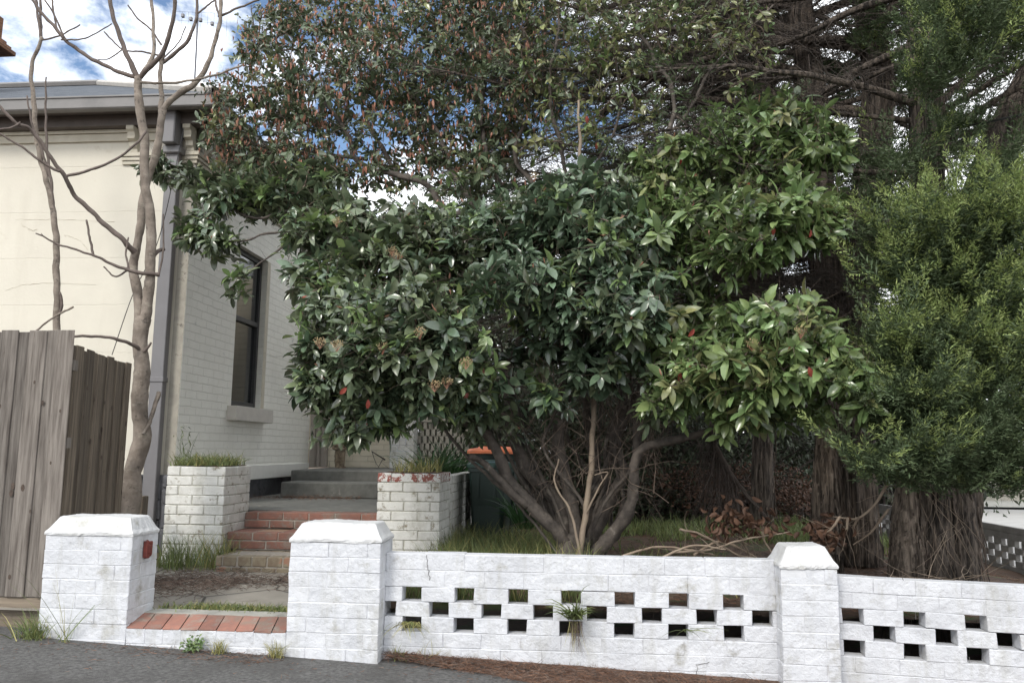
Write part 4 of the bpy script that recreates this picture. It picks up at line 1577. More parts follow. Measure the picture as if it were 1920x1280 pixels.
bl([(690, 300), (620, 300), (540, 290), (470, 260), (420, 200)], (7.4, 7.5), (13, 9, 6))
bl([(720, 420), (620, 400), (540, 400), (470, 390), (400, 350), (345, 325), (300, 310)], (6.6, 6.9), (10, 9, 7, 5, 4))
bl([(600, 430), (520, 440), (440, 450), (370, 455)], (6.6, 6.6), (8, 6, 4))
bl([(600, 440), (550, 470), (510, 490), (450, 520)], (6.4, 6.4), (7, 6, 4))
bl([(560, 200), (520, 110), (480, 60), (470, 10)], (7.6, 7.8), (7, 5, 3))

for q_ in range(18):
    xb_ = 1085 + r.normal(0, 22)
    xt_ = xb_ + r.normal(0, 130)
    bl([(xb_, 1045), (xb_ + (xt_ - xb_) * .25 + r.normal(0, 14), 950), (xb_ + (xt_ - xb_) * .6 + r.normal(0, 14), 840), (xb_ + (xt_ - xb_) * .85, 740), (xt_, 630)], (r.uniform(6.1, 6.7), r.uniform(6.0, 7.0)), (r.uniform(7, 18), 10, 8, 6), sides=7)
T_D, T_B, T_L, T_Y, T_R = 0, 1, 2, 3, 4
BL = [
    # px, py, rx, ry, Y, dY, n, tone      upper left, reddish tips
    (600, 120, 150, 125, 7.6, .7, 330, T_R), (760, 90, 150, 115, 7.6, .7, 300, T_R), (640, 240, 190, 110, 7.5, .7, 300, T_R),
    (500, 260, 110, 100, 7.4, .5, 170, T_R), (860, 210, 130, 120, 7.5, .6, 240, T_R), (930, 70, 130, 100, 7.4, .7, 220, T_R),
    (470, 90, 18, 55, 7.7, .2, 26, T_R), (520, 60, 55, 50, 7.7, .3, 40, T_R), (420, 190, 45, 50, 7.4, .3, 40, T_R),
    (450, 360, 75, 45, 6.9, .35, 84, T_D), (530, 350, 70, 60, 7.0, .4, 90, T_D), (600, 340, 40, 40, 7, .4, 40, T_D),
    (295, 312, 38, 24, 6.9, .15, 16, T_D), (350, 330, 30, 22, 6.9, .2, 16, T_D), (370, 420, 36, 28, 6.6, .2, 24, T_D), (385, 450, 50, 18, 6.6, .25, 24, T_D),
    (445, 515, 16, 14, 6.4, .1, 5, T_D), (428, 545, 12, 10, 6.4, .1, 3, T_D),
    (700, 330, 70, 45, 7.3, .3, 34, T_R), (560, 330, 90, 60, 7.3, .4, 110, T_R), (820, 320, 70, 50, 7.2, .4, 40, T_R), (900, 300, 70, 70, 7.2, .4, 70, T_R), (960, 180, 90, 110, 7.3, .5, 150, T_R), (600, 20, 110, 50, 7.8, .5, 110, T_R), (860, 20, 150, 50, 7.7, .5, 150, T_R), (430, 260, 45, 60, 7.2, .3, 50, T_R),
    # upper middle, sparse olive
    (1040, 70, 120, 100, 7.0, .6, 250, T_Y), (1030, 210, 100, 90, 6.9, .5, 120, T_Y), (1180, 70, 110, 85, 6.9, .5, 190, T_Y), (1330, 40, 120, 60, 6.8, .5, 150, T_Y),
    (1150, 190, 100, 80, 6.8, .4, 70, T_Y), (1400, 110, 70, 50, 6.6, .4, 30, T_Y), (1060, 250, 70, 30, 6.6, .3, 14, T_Y), (900, 330, 60, 40, 6.9, .4, 20, T_D),
    # middle band
    (620, 430, 90, 60, 6.4, .45, 120, T_D), (740, 430, 100, 65, 6.3, .5, 130, T_D), (860, 440, 100, 60, 6.2, .5, 120, T_D), (980, 420, 100, 65, 6.1, .5, 120, T_B),
    (1090, 390, 110, 75, 5.95, .5, 150, T_B), (1160, 470, 100, 80, 5.6, .4, 125, T_B), (1180, 560, 75, 65, 5.4, .35, 85, T_B), (970, 530, 90, 55, 5.6, .4, 75, T_B),
    (1080, 560, 70, 60, 5.6, .4, 60, T_B), (860, 530, 80, 60, 6.0, .4, 55, T_D), (720, 500, 90, 50, 6.0, .4, 70, T_D), (610, 510, 70, 50, 5.9, .4, 70, T_D),
    (1130, 680, 55, 50, 5.8, .3, 45, T_B), (1010, 640, 70, 50, 6.2, .4, 42, T_B),
    # lower left
    (650, 590, 85, 60, 5.5, .4, 100, T_D), (760, 580, 90, 60, 5.4, .4, 95, T_D), (700, 660, 110, 60, 5.3, .4, 125, T_D), (830, 640, 80, 70, 5.4, .4, 85, T_D),
    (620, 700, 60, 55, 5.4, .3, 52, T_D), (690, 745, 80, 45, 5.5, .3, 62, T_D), (660, 795, 45, 30, 5.5, .2, 26, T_D), (800, 720, 80, 50, 5.4, .35, 58, T_D), (890, 720, 50, 60, 5.6, .3, 36, T_D),
    (730, 790, 40, 22, 5.6, .2, 14, T_D), (575, 640, 25, 30, 5.3, .15, 10, T_D), (572, 730, 22, 18, 5.4, .1, 7, T_D), (880, 790, 30, 30, 5.9, .2, 10, T_D),
    # right side, fresh green
    (1260, 340, 90, 60, 6.3, .4, 75, T_L), (1390, 250, 90, 55, 6.1, .4, 55, T_L), (1500, 250, 75, 50, 5.9, .35, 38, T_L), (1430, 190, 80, 30, 6.3, .3, 22, T_L), (1550, 280, 40, 30, 5.9, .2, 14, T_L),
    (1360, 390, 100, 45, 5.8, .4, 62, T_L), (1480, 400, 95, 50, 5.5, .35, 70, T_L), (1400, 450, 80, 40, 5.5, .3, 44, T_L), (1540, 430, 45, 35, 5.5, .2, 22, T_L), (1290, 430, 70, 60, 5.9, .35, 40, T_L),
    (1320, 610, 80, 45, 5.7, .35, 42, T_L), (1480, 620, 85, 55, 5.2, .35, 75, T_L), (1420, 690, 100, 55, 5.2, .35, 80, T_L), (1300, 690, 80, 60, 5.4, .35, 60, T_L), (1540, 690, 70, 50, 5.15, .3, 48, T_L),
    (1615, 725, 50, 38, 5.15, .25, 40, T_L), (1260, 745, 50, 35, 5.5, .25, 24, T_L), (1380, 760, 90, 30, 5.5, .3, 30, T_L), (1490, 760, 60, 40, 5.4, .3, 22, T_L), (1330, 540, 40, 25, 5.8, .2, 9, T_L),
]
BL += [(1290, 490, 90, 40, 5.9, .4, 12, T_L), (1400, 530, 80, 30, 5.8, .3, 5, T_L), (1240, 500, 50, 80, 5.9, .4, 24, T_B), (1250, 620, 60, 50, 5.7, .3, 34, T_L), (1040, 720, 70, 50, 6.0, .3, 18, T_B),
       (1190, 640, 60, 50, 5.8, .3, 34, T_B), (940, 780, 50, 50, 6.0, .3, 14, T_D), (1300, 280, 80, 50, 6.4, .4, 34, T_L), (1440, 320, 80, 40, 6.0, .3, 26, T_L), (1240, 410, 70, 60, 6.0, .4, 50, T_L), (1560, 360, 40, 30, 5.8, .2, 8, T_L)]
BL = [(a_, b_, c_ * (1.14 if g_ == T_L else 1.05), d_ * (1.14 if g_ == T_L else 1.05), e_, f_, n_, g_) for a_, b_, c_, d_, e_, f_, n_, g_ in BL]
A, TG = blobpts(BL, r)
chains, cnt, tipd, ncap, npos, ndir = skeleton(LB, A, r)
for ids, pts in chains:
    rr_ = np.minimum(.0019 * np.maximum(cnt[ids], 1) ** .52, .022)
    rr_ = np.minimum(rr_, ncap[ids[0]] * .85)
    tube(mb, smoothline(pts, 7), np.interp(np.linspace(0, 1, 7), np.linspace(0, 1, 5), rr_), 4, 1)
# bare interior twigs
k = r.integers(0, len(npos), 7500)
twigs(mb, npos[k], unit(ndir[k] + r.normal(0, .8, (len(k), 3)) + np.array([0, 0, .3])), r.uniform(.08, .28, len(k)), .0017, r, 3, 0, .22, 1)
k = 420
P = np.array([at(a_, b_, c_) for a_, b_, c_ in zip(r.uniform(990, 1260, k), r.uniform(660, 980, k), r.uniform(5.9, 7.0, k))])
e1 = twigs(mb, P, unit(np.stack([r.normal(0, .6, k), r.normal(0, .4, k), r.uniform(.2, 1, k)], 1)), r.uniform(.2, .6, k), .0035, r, 4, 0, .2, 1)
twigs(mb, (P + e1) / 2, unit(r.normal(0, 1, (k, 3))), r.uniform(.1, .3, k), .002, r, 3, 0, .2, 1)
tr = mb.build('trunk', [M['bush_bark'], M['twig']], bush, smooth=True)
#
# leaves: slots 0 dark 1 bluish 2 fresh 3 olive 4 new red 5 scarlet
mb = MB()
tone = TG.copy()
sizevar = r.uniform(.72, 1.25, len(A))
u = r.random(len(A))
slot = np.where(TG == T_D, np.where(u < .72, 0, np.where(u < .88, 1, 2)), 0)
slot = np.where(TG == T_B, np.where(u < .80, 1, np.where(u < .92, 0, 2)), slot)
slot = np.where(TG == T_L, np.where(u < .78, 2, np.where(u < .90, 0, 3)), slot)
slot = np.where(TG == T_Y, np.where(u < .50, 3, np.where(u < .8, 2, 0)), slot)
slot = np.where(TG == T_R, np.where(u < .85, 0, np.where(u < .93, 3, 1)), slot)
big = TG != T_R
Lf = np.where(TG == T_R, .082, np.where(TG == T_Y, .088, .120)) * sizevar
s = TG == T_Y
whorls(mb, A[s], tipd[s], r, 4, Lf[s], .42, slot[s], .22)
s = TG == T_R
whorls(mb, A[s], tipd[s], r, 7, Lf[s], .42, slot[s], .25)
B_ = A[s] + r.normal(0, .10, (s.sum(), 3))
whorls(mb, B_, tipd[s], r, 5, .075, .42, slot[s], .25)
s = ((TG == T_D) | (TG == T_B) | (TG == T_L))
whorls(mb, A[s], tipd[s], r, 10, Lf[s], .42, slot[s], .3)
s2 = s & (r.random(len(A)) < .8)
B_ = A[s2] - tipd[s2] * .09 + r.normal(0, .035, (s2.sum(), 3))
whorls(mb, B_, tipd[s2], r, 7, Lf[s2] * .95, .42, slot[s2], .3, (55, 100))
# red new shoots on the outer twigs
s = (TG == T_R) & (r.random(len(A)) < .9)
whorls(mb, A[s] + tipd[s] * .04, unit(tipd[s] * .5 + np.array([0, 0, 1.])), r, 6, .060 * sizevar[s], .26, 4, .0, (3, 22), .02, -.1)
s = (TG == T_R) & (r.random(len(A)) < .7)
whorls(mb, A[s] + r.normal(0, .10, (s.sum(), 3)), np.tile([0, 0, 1.], (s.sum(), 1)), r, 5, .046, .26, 4, .0, (3, 24), .02, -.1)
s = ((TG == T_D) | (TG == T_B) | (TG == T_L)) & (r.random(len(A)) < .09)
whorls(mb, A[s] + tipd[s] * .03, tipd[s], r, 4, .045, .2, 4, .0, (3, 20), .02, -.1)
k = r.choice(np.where(big)[0], 16)
leaves(mb, A[k], unit(r.normal(0, .5, (16, 3)) + np.array([0, -.2, -1])), unit(r.normal(0, .6, (16, 3)) + np.array([0, -1, .2])), .06, .026, 5, .3)
for (px, py, Y) in ((1292, 692, 5.15), (1517, 697, 4.85), (1483, 655, 4.9), (650, 735, 5.0), (690, 757, 5.1), (1100, 224, 6.3), (1448, 432, 5.2), (1520, 438, 5.25), (1302, 625, 5.2), (1275, 705, 5.1), (1405, 350, 5.6), (1275, 300, 6)):
    P = at(px, py, Y)[None]
    leaves(mb, P + np.array([0, 0, .03]), unit(r.normal(0, .3, (1, 3)) + np.array([0, 0, -1])), unit(r.normal(0, .5, (1, 3)) + np.array([[.2, -1, .1]])), .062, .032, 5, .3)
mb.build('foliage', [M['leaf'], M['leaf_blue'], M['leaf_light'], M['leaf_yellow'], M['leaf_red'], M['leaf_scarlet']], bush, smooth=True)
for (px, py, Y) in ((632, 645, 4.95), (600, 640, 5.0), (718, 650, 4.95), (788, 622, 5.0), (874, 678, 5.05), (815, 720, 5.05), (838, 715, 5.1), (1412, 645, 4.95), (1500, 620, 4.9), (1086, 412, 5.5), (735, 470, 5.7), (745, 480, 5.7), (1002, 330, 6.2), (632, 415, 5.9)):
    mb = MB()
    c = at(px, py, Y)
    n = 60
    P = c + unit(r.normal(0, 1, (n, 3))) * (r.random((n, 1)) ** .4) * np.array([.045, .03, .03])
    for q in P:
        tube(mb, [q, q + np.array([0, 0, .005]), q + np.array([0, 0, .009])], [.001, .003, .001], 5, 0)
    base = c - np.array([0, 0, .05])
    twigs(mb, np.tile(base, (14, 1)), P[:14] - base, .06, .0012, r, 2, 0, .05, 1)
    mb.build('flower_head', [M['flower'], M['leaf_red']], bush)

r = np.random.default_rng(110)
mb = MB()
limb(mb, [(1085, 1075), (1092, 1000), (1106, 900), (1112, 800), (1112, 700), (1104, 600), (1094, 480), (1089, 350), (1087, 260), (1084, 190)], (5.95, 6.5), (14, 13, 12, 11, 10, 9, 8, 5), 0, r, 8, f=.85)
limb(mb, [(1088, 1040), (1070, 960), (1040, 905), (1048, 860)], (5.95, 6.05), (6, 4, 3), 0, r, 6)
limb(mb, [(1100, 960), (1125, 910), (1140, 885), (1115, 890)], (6.0, 5.95), (4, 3, 2), 0, r, 6)
tag(mb.build('slender_tree', [M['pale_bark']], loc=tuple(at(1085, 1075, 5.95)), smooth=True), 'straight pale slender trunk rising through the middle of the bush', 'tree')

# ---------------------------------------------------------------- cypresses


def sprays(mb, P, D, r, size, mat, k=9):
    """flat feathery cypress sprays: axis plus alternate side shoots made of narrow blades"""
    n = len(P)
    if n == 0:
        return
    size = np.ones(n) * size
    D = unit(D)
    S = unit(np.cross(D, unit(r.normal(0, .5, (n, 3)) + np.array([0, 0, 1.]))))
    U = np.cross(S, D)
    for j in range(k):
        t = j / k
        sgn = 1 if j % 2 else -1
        if j == k - 1:
            A_ = D
            ln = .38
        else:
            A_ = unit(D * .75 + S * sgn * .75 + U * r.normal(0, .25, (n, 1)))
            ln = .50 * (1 - t * .55)
        Pj = P + D * (size * (t * .8))[:, None] + U * (-.12 * t * t * size)[:, None]
        leaves(mb, Pj, A_, unit(U + r.normal(0, .5, (n, 3))), size * ln * r.uniform(.7, 1.2, n), size * .065, mat, .12, simple=True)
        if j < k - 2 and j > 0:
            Pk = Pj + A_ * (size * ln * .4)[:, None]
            leaves(mb, Pk, unit(A_ + D * 1.0), unit(U + r.normal(0, .5, (n, 3))), size * ln * .6, size * .07, mat, .1, simple=True)
            leaves(mb, Pk, unit(A_ - D * .1 + S * sgn), unit(U + r.normal(0, .5, (n, 3))), size * ln * .5, size * .07, mat, .1, simple=True)


def boughs(mb, trunkline, zr, n, r, az_range, ln_range, rb, fol, folmat=1, rise=.25, dens=1.0, folfrac=.5, tw=1.0):
    """horizontal limbs with fine dead twigs, green only towards the ends"""
    tips = []
    for i in range(n):
        z = r.uniform(*zr)
        p = np.array([np.interp(z, trunkline[:, 2], trunkline[:, q]) for q in range(3)])
        az = rad(r.uniform(*az_range))
        Lb = r.uniform(*ln_range)
        d = np.array([math.cos(az), math.sin(az), rise + r.normal(0, .15)])
        d /= np.linalg.norm(d)
        pts = [p]
        m = 9
        for s in range(m):
            d = unit(d + r.normal(0, .09, 3) + np.array([0, 0, -.035 if s < 5 else .03]))
            pts.append(pts[-1] + d * Lb / m)
        Q = smoothline(pts, 22)
        R = np.linspace(rb * r.uniform(.6, 1.2), .006, 22)
        tube(mb, Q, R, 6, 0, r, .05)
        k = int(Lb * 20 * dens * tw)
        ii = r.uniform(2, 21, k)
        B_ = np.stack([np.interp(ii, np.arange(22), Q[:, q]) for q in range(3)], 1)
        Dd = np.stack([np.interp(ii, np.arange(22), np.gradient(Q, axis=0)[:, q]) for q in range(3)], 1)
        Dd = unit(Dd)
        S = unit(np.cross(Dd, np.array([0, 0, 1.]))) * np.where(r.random(k) < .5, -1, 1)[:, None]
        TD = unit(Dd * .7 + S * .7 + r.normal(0, .28, (k, 3)))
        tl = r.uniform(.25, .85, k) * (Lb / 3) ** .5
        # two-piece twigs
        e1 = twigs(mb, B_, TD, tl, .0045, r, 4, -.02, .13, 1)
        for rep in range(3):
            f_ = r.uniform(.25, .95, k)[:, None]
            twigs(mb, B_ + (e1 - B_) * f_, unit(TD + r.normal(0, .6, (k, 3))), tl * r.uniform(.2, .5, k), .0022, r, 3, .03, .2, 1)
        fsel = (ii / 21 > 1 - folfrac)
        if fol is not None and fsel.any():
            for f2 in (.55, .8, 1.0):
                pp = B_[fsel] + (e1[fsel] - B_[fsel]) * f2
                tips.append((pp, unit(TD[fsel] + r.normal(0, .5, (fsel.sum(), 3)))))
    if fol is not None and tips:
        P = np.concatenate([t[0] for t in tips])
        D = np.concatenate([t[1] for t in tips])
        sprays(fol, P, D, r, r.uniform(.12, .22, len(P)), 0, 7)


def barktrunk(mb, pts, Ys, w, r, sides=56, bm=0):
    n = len(pts)
    Yl = np.interp(np.linspace(0, 1, n), np.linspace(0, 1, len(Ys)), Ys)
    P = np.array([at(p[0], p[1], y) for p, y in zip(pts, Yl)])
    ns = 60
    Q = smoothline(P, ns)
    R = np.interp(np.linspace(0, 1, ns), np.linspace(0, 1, len(w)), w) / 2 / F * Q[:, 1]
    tube(mb, Q, R, sides, bm, r, .012, ridge=.13)
    # loose bark strips
    k = 330
    i = r.integers(1, ns - 2, k)
    a_ = r.uniform(0, 6.28, k)
    P_ = Q[i] + np.stack([np.cos(a_), np.sin(a_), 0 * a_], 1) * R[i][:, None] * 1.0
    D_ = np.stack([np.cos(a_) * .06, np.sin(a_) * .06, -np.ones(k)], 1)
    twigs(mb, P_, D_, r.uniform(.08, .45, k), r.uniform(.004, .012, k), r, 4, 0, .06, 2)
    return Q


def plumes(fol, P, D, r, Ln, tipp):
    n = len(P)
    D = unit(D)
    S = unit(np.cross(D, unit(r.normal(0, .4, (n, 3)) + np.array([0, -.5, 1.]))))
    U = np.cross(S, D)
    p, d = P.copy(), D.copy()
    m = 9
    tipped = r.random(n) < tipp
    for j in range(m):
        t = j / (m - 1)
        for sg in (-1, 1):
            dd = unit(d * 1.0 + S * sg * (.62 - .3 * t) + U * r.normal(0, .22, (n, 1)))
            sz = Ln * (.36 - .2 * t) * r.uniform(.75, 1.2, n)
            T_ = tipped & (r.random(n) < (t - .25) * 1.5)
            sprays(fol, p[~T_], dd[~T_], r, sz[~T_], 0, 6)
            sprays(fol, p[T_], dd[T_], r, sz[T_], 1, 6)
        p = p + d * (Ln / m)[:, None]
        d = unit(d + r.normal(0, .08, (n, 3)) + np.array([0, 0, .05]))


def foliage_blob(fol, blobs, r, size=(.12, .24)):
    for (px, py, rx, ry, Yc, Yr, n, tipf) in blobs:
        n = int(n * 2.2)
        v = unit(r.normal(0, 1, (n, 3))) * (r.random((n, 1)) ** .5)
        P = np.array([at(px + q[0] * rx, py + q[2] * ry, Yc + q[1] * Yr) for q in v])
        # sprays stream outward from the trunk and droop up at the ends
        D = unit(np.stack([v[:, 0] + r.normal(0, .6, n), v[:, 1] - .5 + r.normal(0, .4, n), .35 + r.normal(0, .35, n)], 1))
        isT = r.random(n) < .6 * tipf * np.clip(.4 + v[:, 2] - v[:, 1], 0, 1.6)  # pale tip growth weighted to upper near side, painting in the light there
        sz = r.uniform(size[0], size[1], n)
        if tipf > 0 and Yc < 7:
            k = max(5, n // 8)
            far = np.argsort(-(v[:, 2] * .3 - v[:, 1] + r.normal(0, .6, n)))[:k]
            plumes(fol, P[far], unit(D[far] * np.array([1, .8, .6]) + np.array([-.25, -.35, .38])), r, r.uniform(.28, .55, k), min(1, tipf * 1.4))
            cut = r.random(n) < .33
            P, D, isT, sz = P[cut], D[cut], isT[cut], sz[cut]
        sprays(fol, P[~isT], D[~isT], r, sz[~isT], 0, 10)
        sprays(fol, P[isT], unit(D[isT] + np.array([0, -.2, .5])), r, sz[isT] * 1.1, 1, 10)


CYT = [M['cyp_bark'], M['cyp_twig'], M['bark_strip'], M['lit_bark']]
CYF = [M['cyp_leaf'], M['cyp_tip']]

# cypress with the broad base at right
r = np.random.default_rng(120)
c1 = thing('cypress', 'broad fluted cypress nearest the wall with feathery green lower branches', 'tree', at(1745, 1090, 6.1))
mb = MB()
fo = MB()
Q1 = barktrunk(mb, [(1748, 1150), (1748, 1060), (1748, 980), (1750, 850), (1750, 650), (1742, 450), (1738, 250), (1735, 0), (1730, -400), (1725, -900)], (6.15, 6.2, 6.2), (96, 84, 76, 70, 66, 60, 56, 54, 52, 45), r)
barktrunk(mb, [(1698, 1150), (1700, 1040), (1703, 980), (1714, 880), (1730, 780)], (6.1, 6.2), (64, 58, 54, 46, 30), r, 24, 3)  # left lobe takes the lighter bark, lit look painted in
barktrunk(mb, [(1798, 1150), (1798, 1040), (1795, 960), (1790, 850), (1790, 700), (1800, 500), (1850, 330), (1920, 180), (2010, 20), (2150, -300)], (6.1, 6.3, 6.3), (76, 70, 66, 64, 62, 60, 56, 50), r, 24)
boughs(mb, Q1, (1.6, 9), 26, r, (-80, 80), (1.6, 3.2), .04, fo, folfrac=.55)
boughs(mb, Q1, (2.4, 9), 22, r, (100, 200), (1.4, 2.6), .035, fo, folfrac=.3)
boughs(mb, Q1, (2.8, 8), 26, r, (-30, 70), (2.0, 3.6), .035, fo, folfrac=.4, rise=.75, tw=1.3)
kk_ = 1500
Pt = np.array([at(a_, b_, c_) for a_, b_, c_ in zip(r.uniform(1240, 1760, kk_), r.normal(500, 130, kk_), r.uniform(6.7, 8.2, kk_))])
e1 = twigs(mb, Pt, unit(np.stack([-1 + r.normal(0, .5, kk_), r.normal(0, .5, kk_), r.normal(.1, .35, kk_)], 1)), r.uniform(.25, .9, kk_), .0042, r, 5, .0, .16, 1)
for _ in range(2):
    twigs(mb, Pt + (e1 - Pt) * r.uniform(.2, .9, (kk_, 1)), unit(r.normal(0, 1, (kk_, 3)) + np.array([-.4, 0, 0])), r.uniform(.12, .45, kk_), .0024, r, 4, .02, .2, 1)
twigs(mb, at(1700, 640, 5.9)[None], np.array([[.4, 0, 1.]]), .25, .009, r, 4, 0, .1, 2)
mb.build('trunk', CYT, c1, smooth=True)
foliage_blob(fo, [
    (1780, 440, 120, 70, 5.4, .45, 330, .75), (1870, 440, 80, 90, 5.3, .4, 260, .6), (1740, 530, 110, 70, 5.5, .45, 340, .55), (1860, 560, 90, 80, 5.4, .4, 330, .6),
    (1700, 480, 60, 50, 5.6, .3, 120, .35), (1760, 650, 130, 70, 5.4, .45, 380, .5), (1880, 680, 80, 80, 5.3, .4, 280, .55), (1700, 700, 80, 60, 5.4, .35, 240, .4),
    (1770, 760, 150, 60, 5.4, .5, 380, .25), (1860, 830, 90, 70, 5.4, .4, 260, .15), (1700, 800, 90, 55, 5.5, .4, 220, .1), (1760, 880, 130, 50, 5.4, .4, 300, .12),
    (1700, 860, 70, 35, 5.2, .3, 110, .35), (1640, 880, 45, 25, 5.2, .2, 60, .4), (1900, 900, 60, 40, 5.4, .3, 140, .1), (1680, 640, 55, 70, 5.9, .3, 130, .3), (1650, 740, 45, 70, 5.8, .3, 120, .1),
    (1780, 130, 75, 60, 5.6, .35, 100, .35), (1870, 60, 70, 70, 5.5, .4, 110, .3), (1740, 40, 60, 60, 5.7, .35, 70, .3), (1800, 20, 80, 50, 5.7, .4, 80, .3), (1905, 120, 40, 50, 5.5, .3, 24, .3),
    (1700, 320, 60, 30, 6.0, .4, 50, .1), (1880, 330, 70, 40, 5.8, .35, 70, .2), (1670, 390, 50, 40, 6.2, .4, 50, .05), (1790, 240, 50, 35, 5.8, .3, 60, .2), (1720, 170, 40, 30, 5.7, .2, 50, .25),
], r, (.075, .14))
fo.build('crown', CYF, c1)

# second cypress, further back
r = np.random.default_rng(130)
c2 = thing('cypress', 'dark cypress behind the slim pillar with bare horizontal branches', 'tree', at(1600, 1035, 7.4))
mb = MB()
fo = MB()
Q2 = barktrunk(mb, [(1606, 1060), (1605, 1000), (1602, 900), (1595, 800), (1590, 650), (1610, 480), (1635, 300), (1645, 150), (1625, 0), (1600, -300), (1590, -700)], (7.4, 7.5, 7.6), (80, 72, 70, 68, 62, 56, 52, 50, 46, 34), r)
Q2b = barktrunk(mb, [(1590, 800), (1565, 650), (1545, 480), (1530, 300), (1520, 150), (1500, 0), (1480, -300), (1470, -600)], (7.5, 7.9), (64, 54, 50, 46, 40, 26), r, 26)
boughs(mb, Q2, (2.8, 9), 34, r, (135, 195), (2.2, 4.6), .04, fo, folfrac=.18, rise=.12)
boughs(mb, Q2b, (3.2, 9), 46, r, (125, 190), (2.0, 5.2), .045, fo, folfrac=.22, rise=.10)
boughs(mb, Q2b, (3.0, 9), 26, r, (20, 130), (1.5, 3.5), .035, fo, folfrac=.5)
boughs(mb, Q2, (2.6, 9), 26, r, (-40, 60), (1.8, 3.8), .035, fo, folfrac=.45, rise=.5)
# heavy arched boughs seen through the bush
for pts, Ys, w in (([(1530, 230), (1440, 170), (1330, 120), (1240, 90), (1150, 90)], (7.7, 8.4), (26, 22, 16, 9)),
                   ([(1540, 290), (1450, 180), (1400, 150), (1300, 110)], (7.6, 7.9), (20, 18, 12, 6)),
                   ([(1560, 400), (1500, 360), (1400, 330), (1300, 330), (1200, 350)], (7.7, 8.3), (24, 20, 16, 10)),
                   ([(1580, 480), (1480, 350), (1420, 310), (1330, 280)], (7.6, 8), (18, 15, 12, 6)),
                   ([(1500, 60), (1400, 40), (1300, 0)], (7.7, 8), (24, 20, 12)), ([(1600, 100), (1660, 30), (1720, -40)], (7.5, 7.2), (24, 20, 14))):
    Q, R_ = limb(mb, pts, Ys, w, 0, r, 8)
    k = 90
    i = r.integers(1, len(Q), k)
    e1 = twigs(mb, Q[i], unit(np.stack([-1 + r.normal(0, .5, k), r.normal(0, .5, k), r.normal(0, .35, k)], 1)), r.uniform(.3, .9, k), .005, r, 4, 0, .15, 1)
    twigs(mb, (Q[i] + e1) / 2, unit(np.stack([-1 + r.normal(0, .7, k), r.normal(0, .5, k), r.normal(0, .5, k)], 1)), r.uniform(.15, .5, k), .003, r, 3, 0, .2, 1)
mb.build('trunk', CYT, c2, smooth=True)
foliage_blob(fo, [(1640, 330, 60, 60, 6.9, .4, 90, .1), (1560, 150, 70, 60, 8.2, .5, 70, 0), (1450, 60, 120, 60, 9.0, .6, 120, 0), (1330, 150, 120, 60, 9.4, .6, 120, 0),
                  (1200, 330, 160, 50, 9.3, .6, 160, 0), (1100, 180, 130, 60, 9.4, .6, 140, 0), (1380, 420, 150, 40, 9.2, .6, 140, 0), (1650, 60, 60, 60, 7.4, .4, 90, .1),
                  (1700, 200, 130, 170, 9.4, .8, 150, 0), (1850, 180, 110, 170, 9.4, .8, 90, 0), (1500, 250, 160, 170, 10.2, .8, 380, 0), (1560, 480, 110, 110, 9.6, .6, 240, 0), (1350, 280, 160, 120, 10.2, .6, 260, 0), (1700, 450, 110, 90, 9.4, .7, 200, 0)], r, (.12, .22))
fo.build('crown', CYF, c2)

# slim light-barked trunk in front of it, coloured as if lit
r = np.random.default_rng(140)
mb = MB()
barktrunk(mb, [(1545, 1050), (1547, 1000), (1546, 920), (1548, 850), (1556, 790), (1580, 740), (1600, 640)], (6.9, 7.0), (54, 46, 40, 38, 36, 30), r, 26)
k = 40
P = np.tile(at(1556, 800, 6.85), (k, 1)) + r.normal(0, .03, (k, 3))
twigs(mb, P, np.stack([r.normal(0, .25, k), r.normal(-.2, .1, k), -np.ones(k)], 1), r.uniform(.1, .35, k), .002, r, 4, 0, .15, 1)
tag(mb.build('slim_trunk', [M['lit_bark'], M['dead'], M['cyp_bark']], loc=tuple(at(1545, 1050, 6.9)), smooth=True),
    'slim trunk with light shaggy bark coloured as if lit, directly left of the dark cypress', 'tree')

# third cypress standing further left and back: bare limbs fill the space behind the bush
r = np.random.default_rng(150)
c3 = thing('cypress', 'distant dark cypress behind the middle of the bush', 'tree', at(1430, 960, 11))
mb = MB()
fo = MB()
Q3 = barktrunk(mb, [(1430, 990), (1432, 850), (1440, 650), (1430, 400), (1440, 200), (1430, 0), (1420, -300)], (11, 11), (42, 36, 34, 32, 30, 22), r, 24)
boughs(mb, Q3, (2.4, 9), 44, r, (90, 195), (2.2, 4.6), .05, fo, folfrac=.35, rise=.08, dens=.8)
boughs(mb, Q3, (2.5, 9), 16, r, (-60, 90), (2, 4), .05, fo, folfrac=.4, rise=.1, dens=.7)
mb.build('trunk', CYT, c3, smooth=True)
fo.build('crown', CYF, c3)

# hanging dead branch under the right side of the bush
r = np.random.default_rng(155)
mb = MB()
Q, R_ = limb(mb, [(1330, 790), (1345, 840), (1380, 900), (1420, 950), (1450, 985)], (6.6, 6.4), (9, 8, 6, 3), 0, r, 6)
k = 170
i = r.integers(0, len(Q), k)
e1 = twigs(mb, Q[i // 2], np.stack([r.normal(-.1, .35, k), r.normal(0, .3, k), -np.ones(k)], 1), r.uniform(.25, .75, k), .0028, r, 5, .05, .12, 0)
twigs(mb, (Q[i // 2] + e1) / 2, np.stack([r.normal(0, .6, k), r.normal(0, .5, k), -np.ones(k)], 1), r.uniform(.1, .35, k), .0018, r, 4, .05, .2, 0)
tag(mb.build('dead_branch', [M['cyp_twig']], loc=tuple(Q[0])), 'dead branch hanging down with a fan of fine brown twigs', 'branch')

# ---------------------------------------------------------------- background shrubs


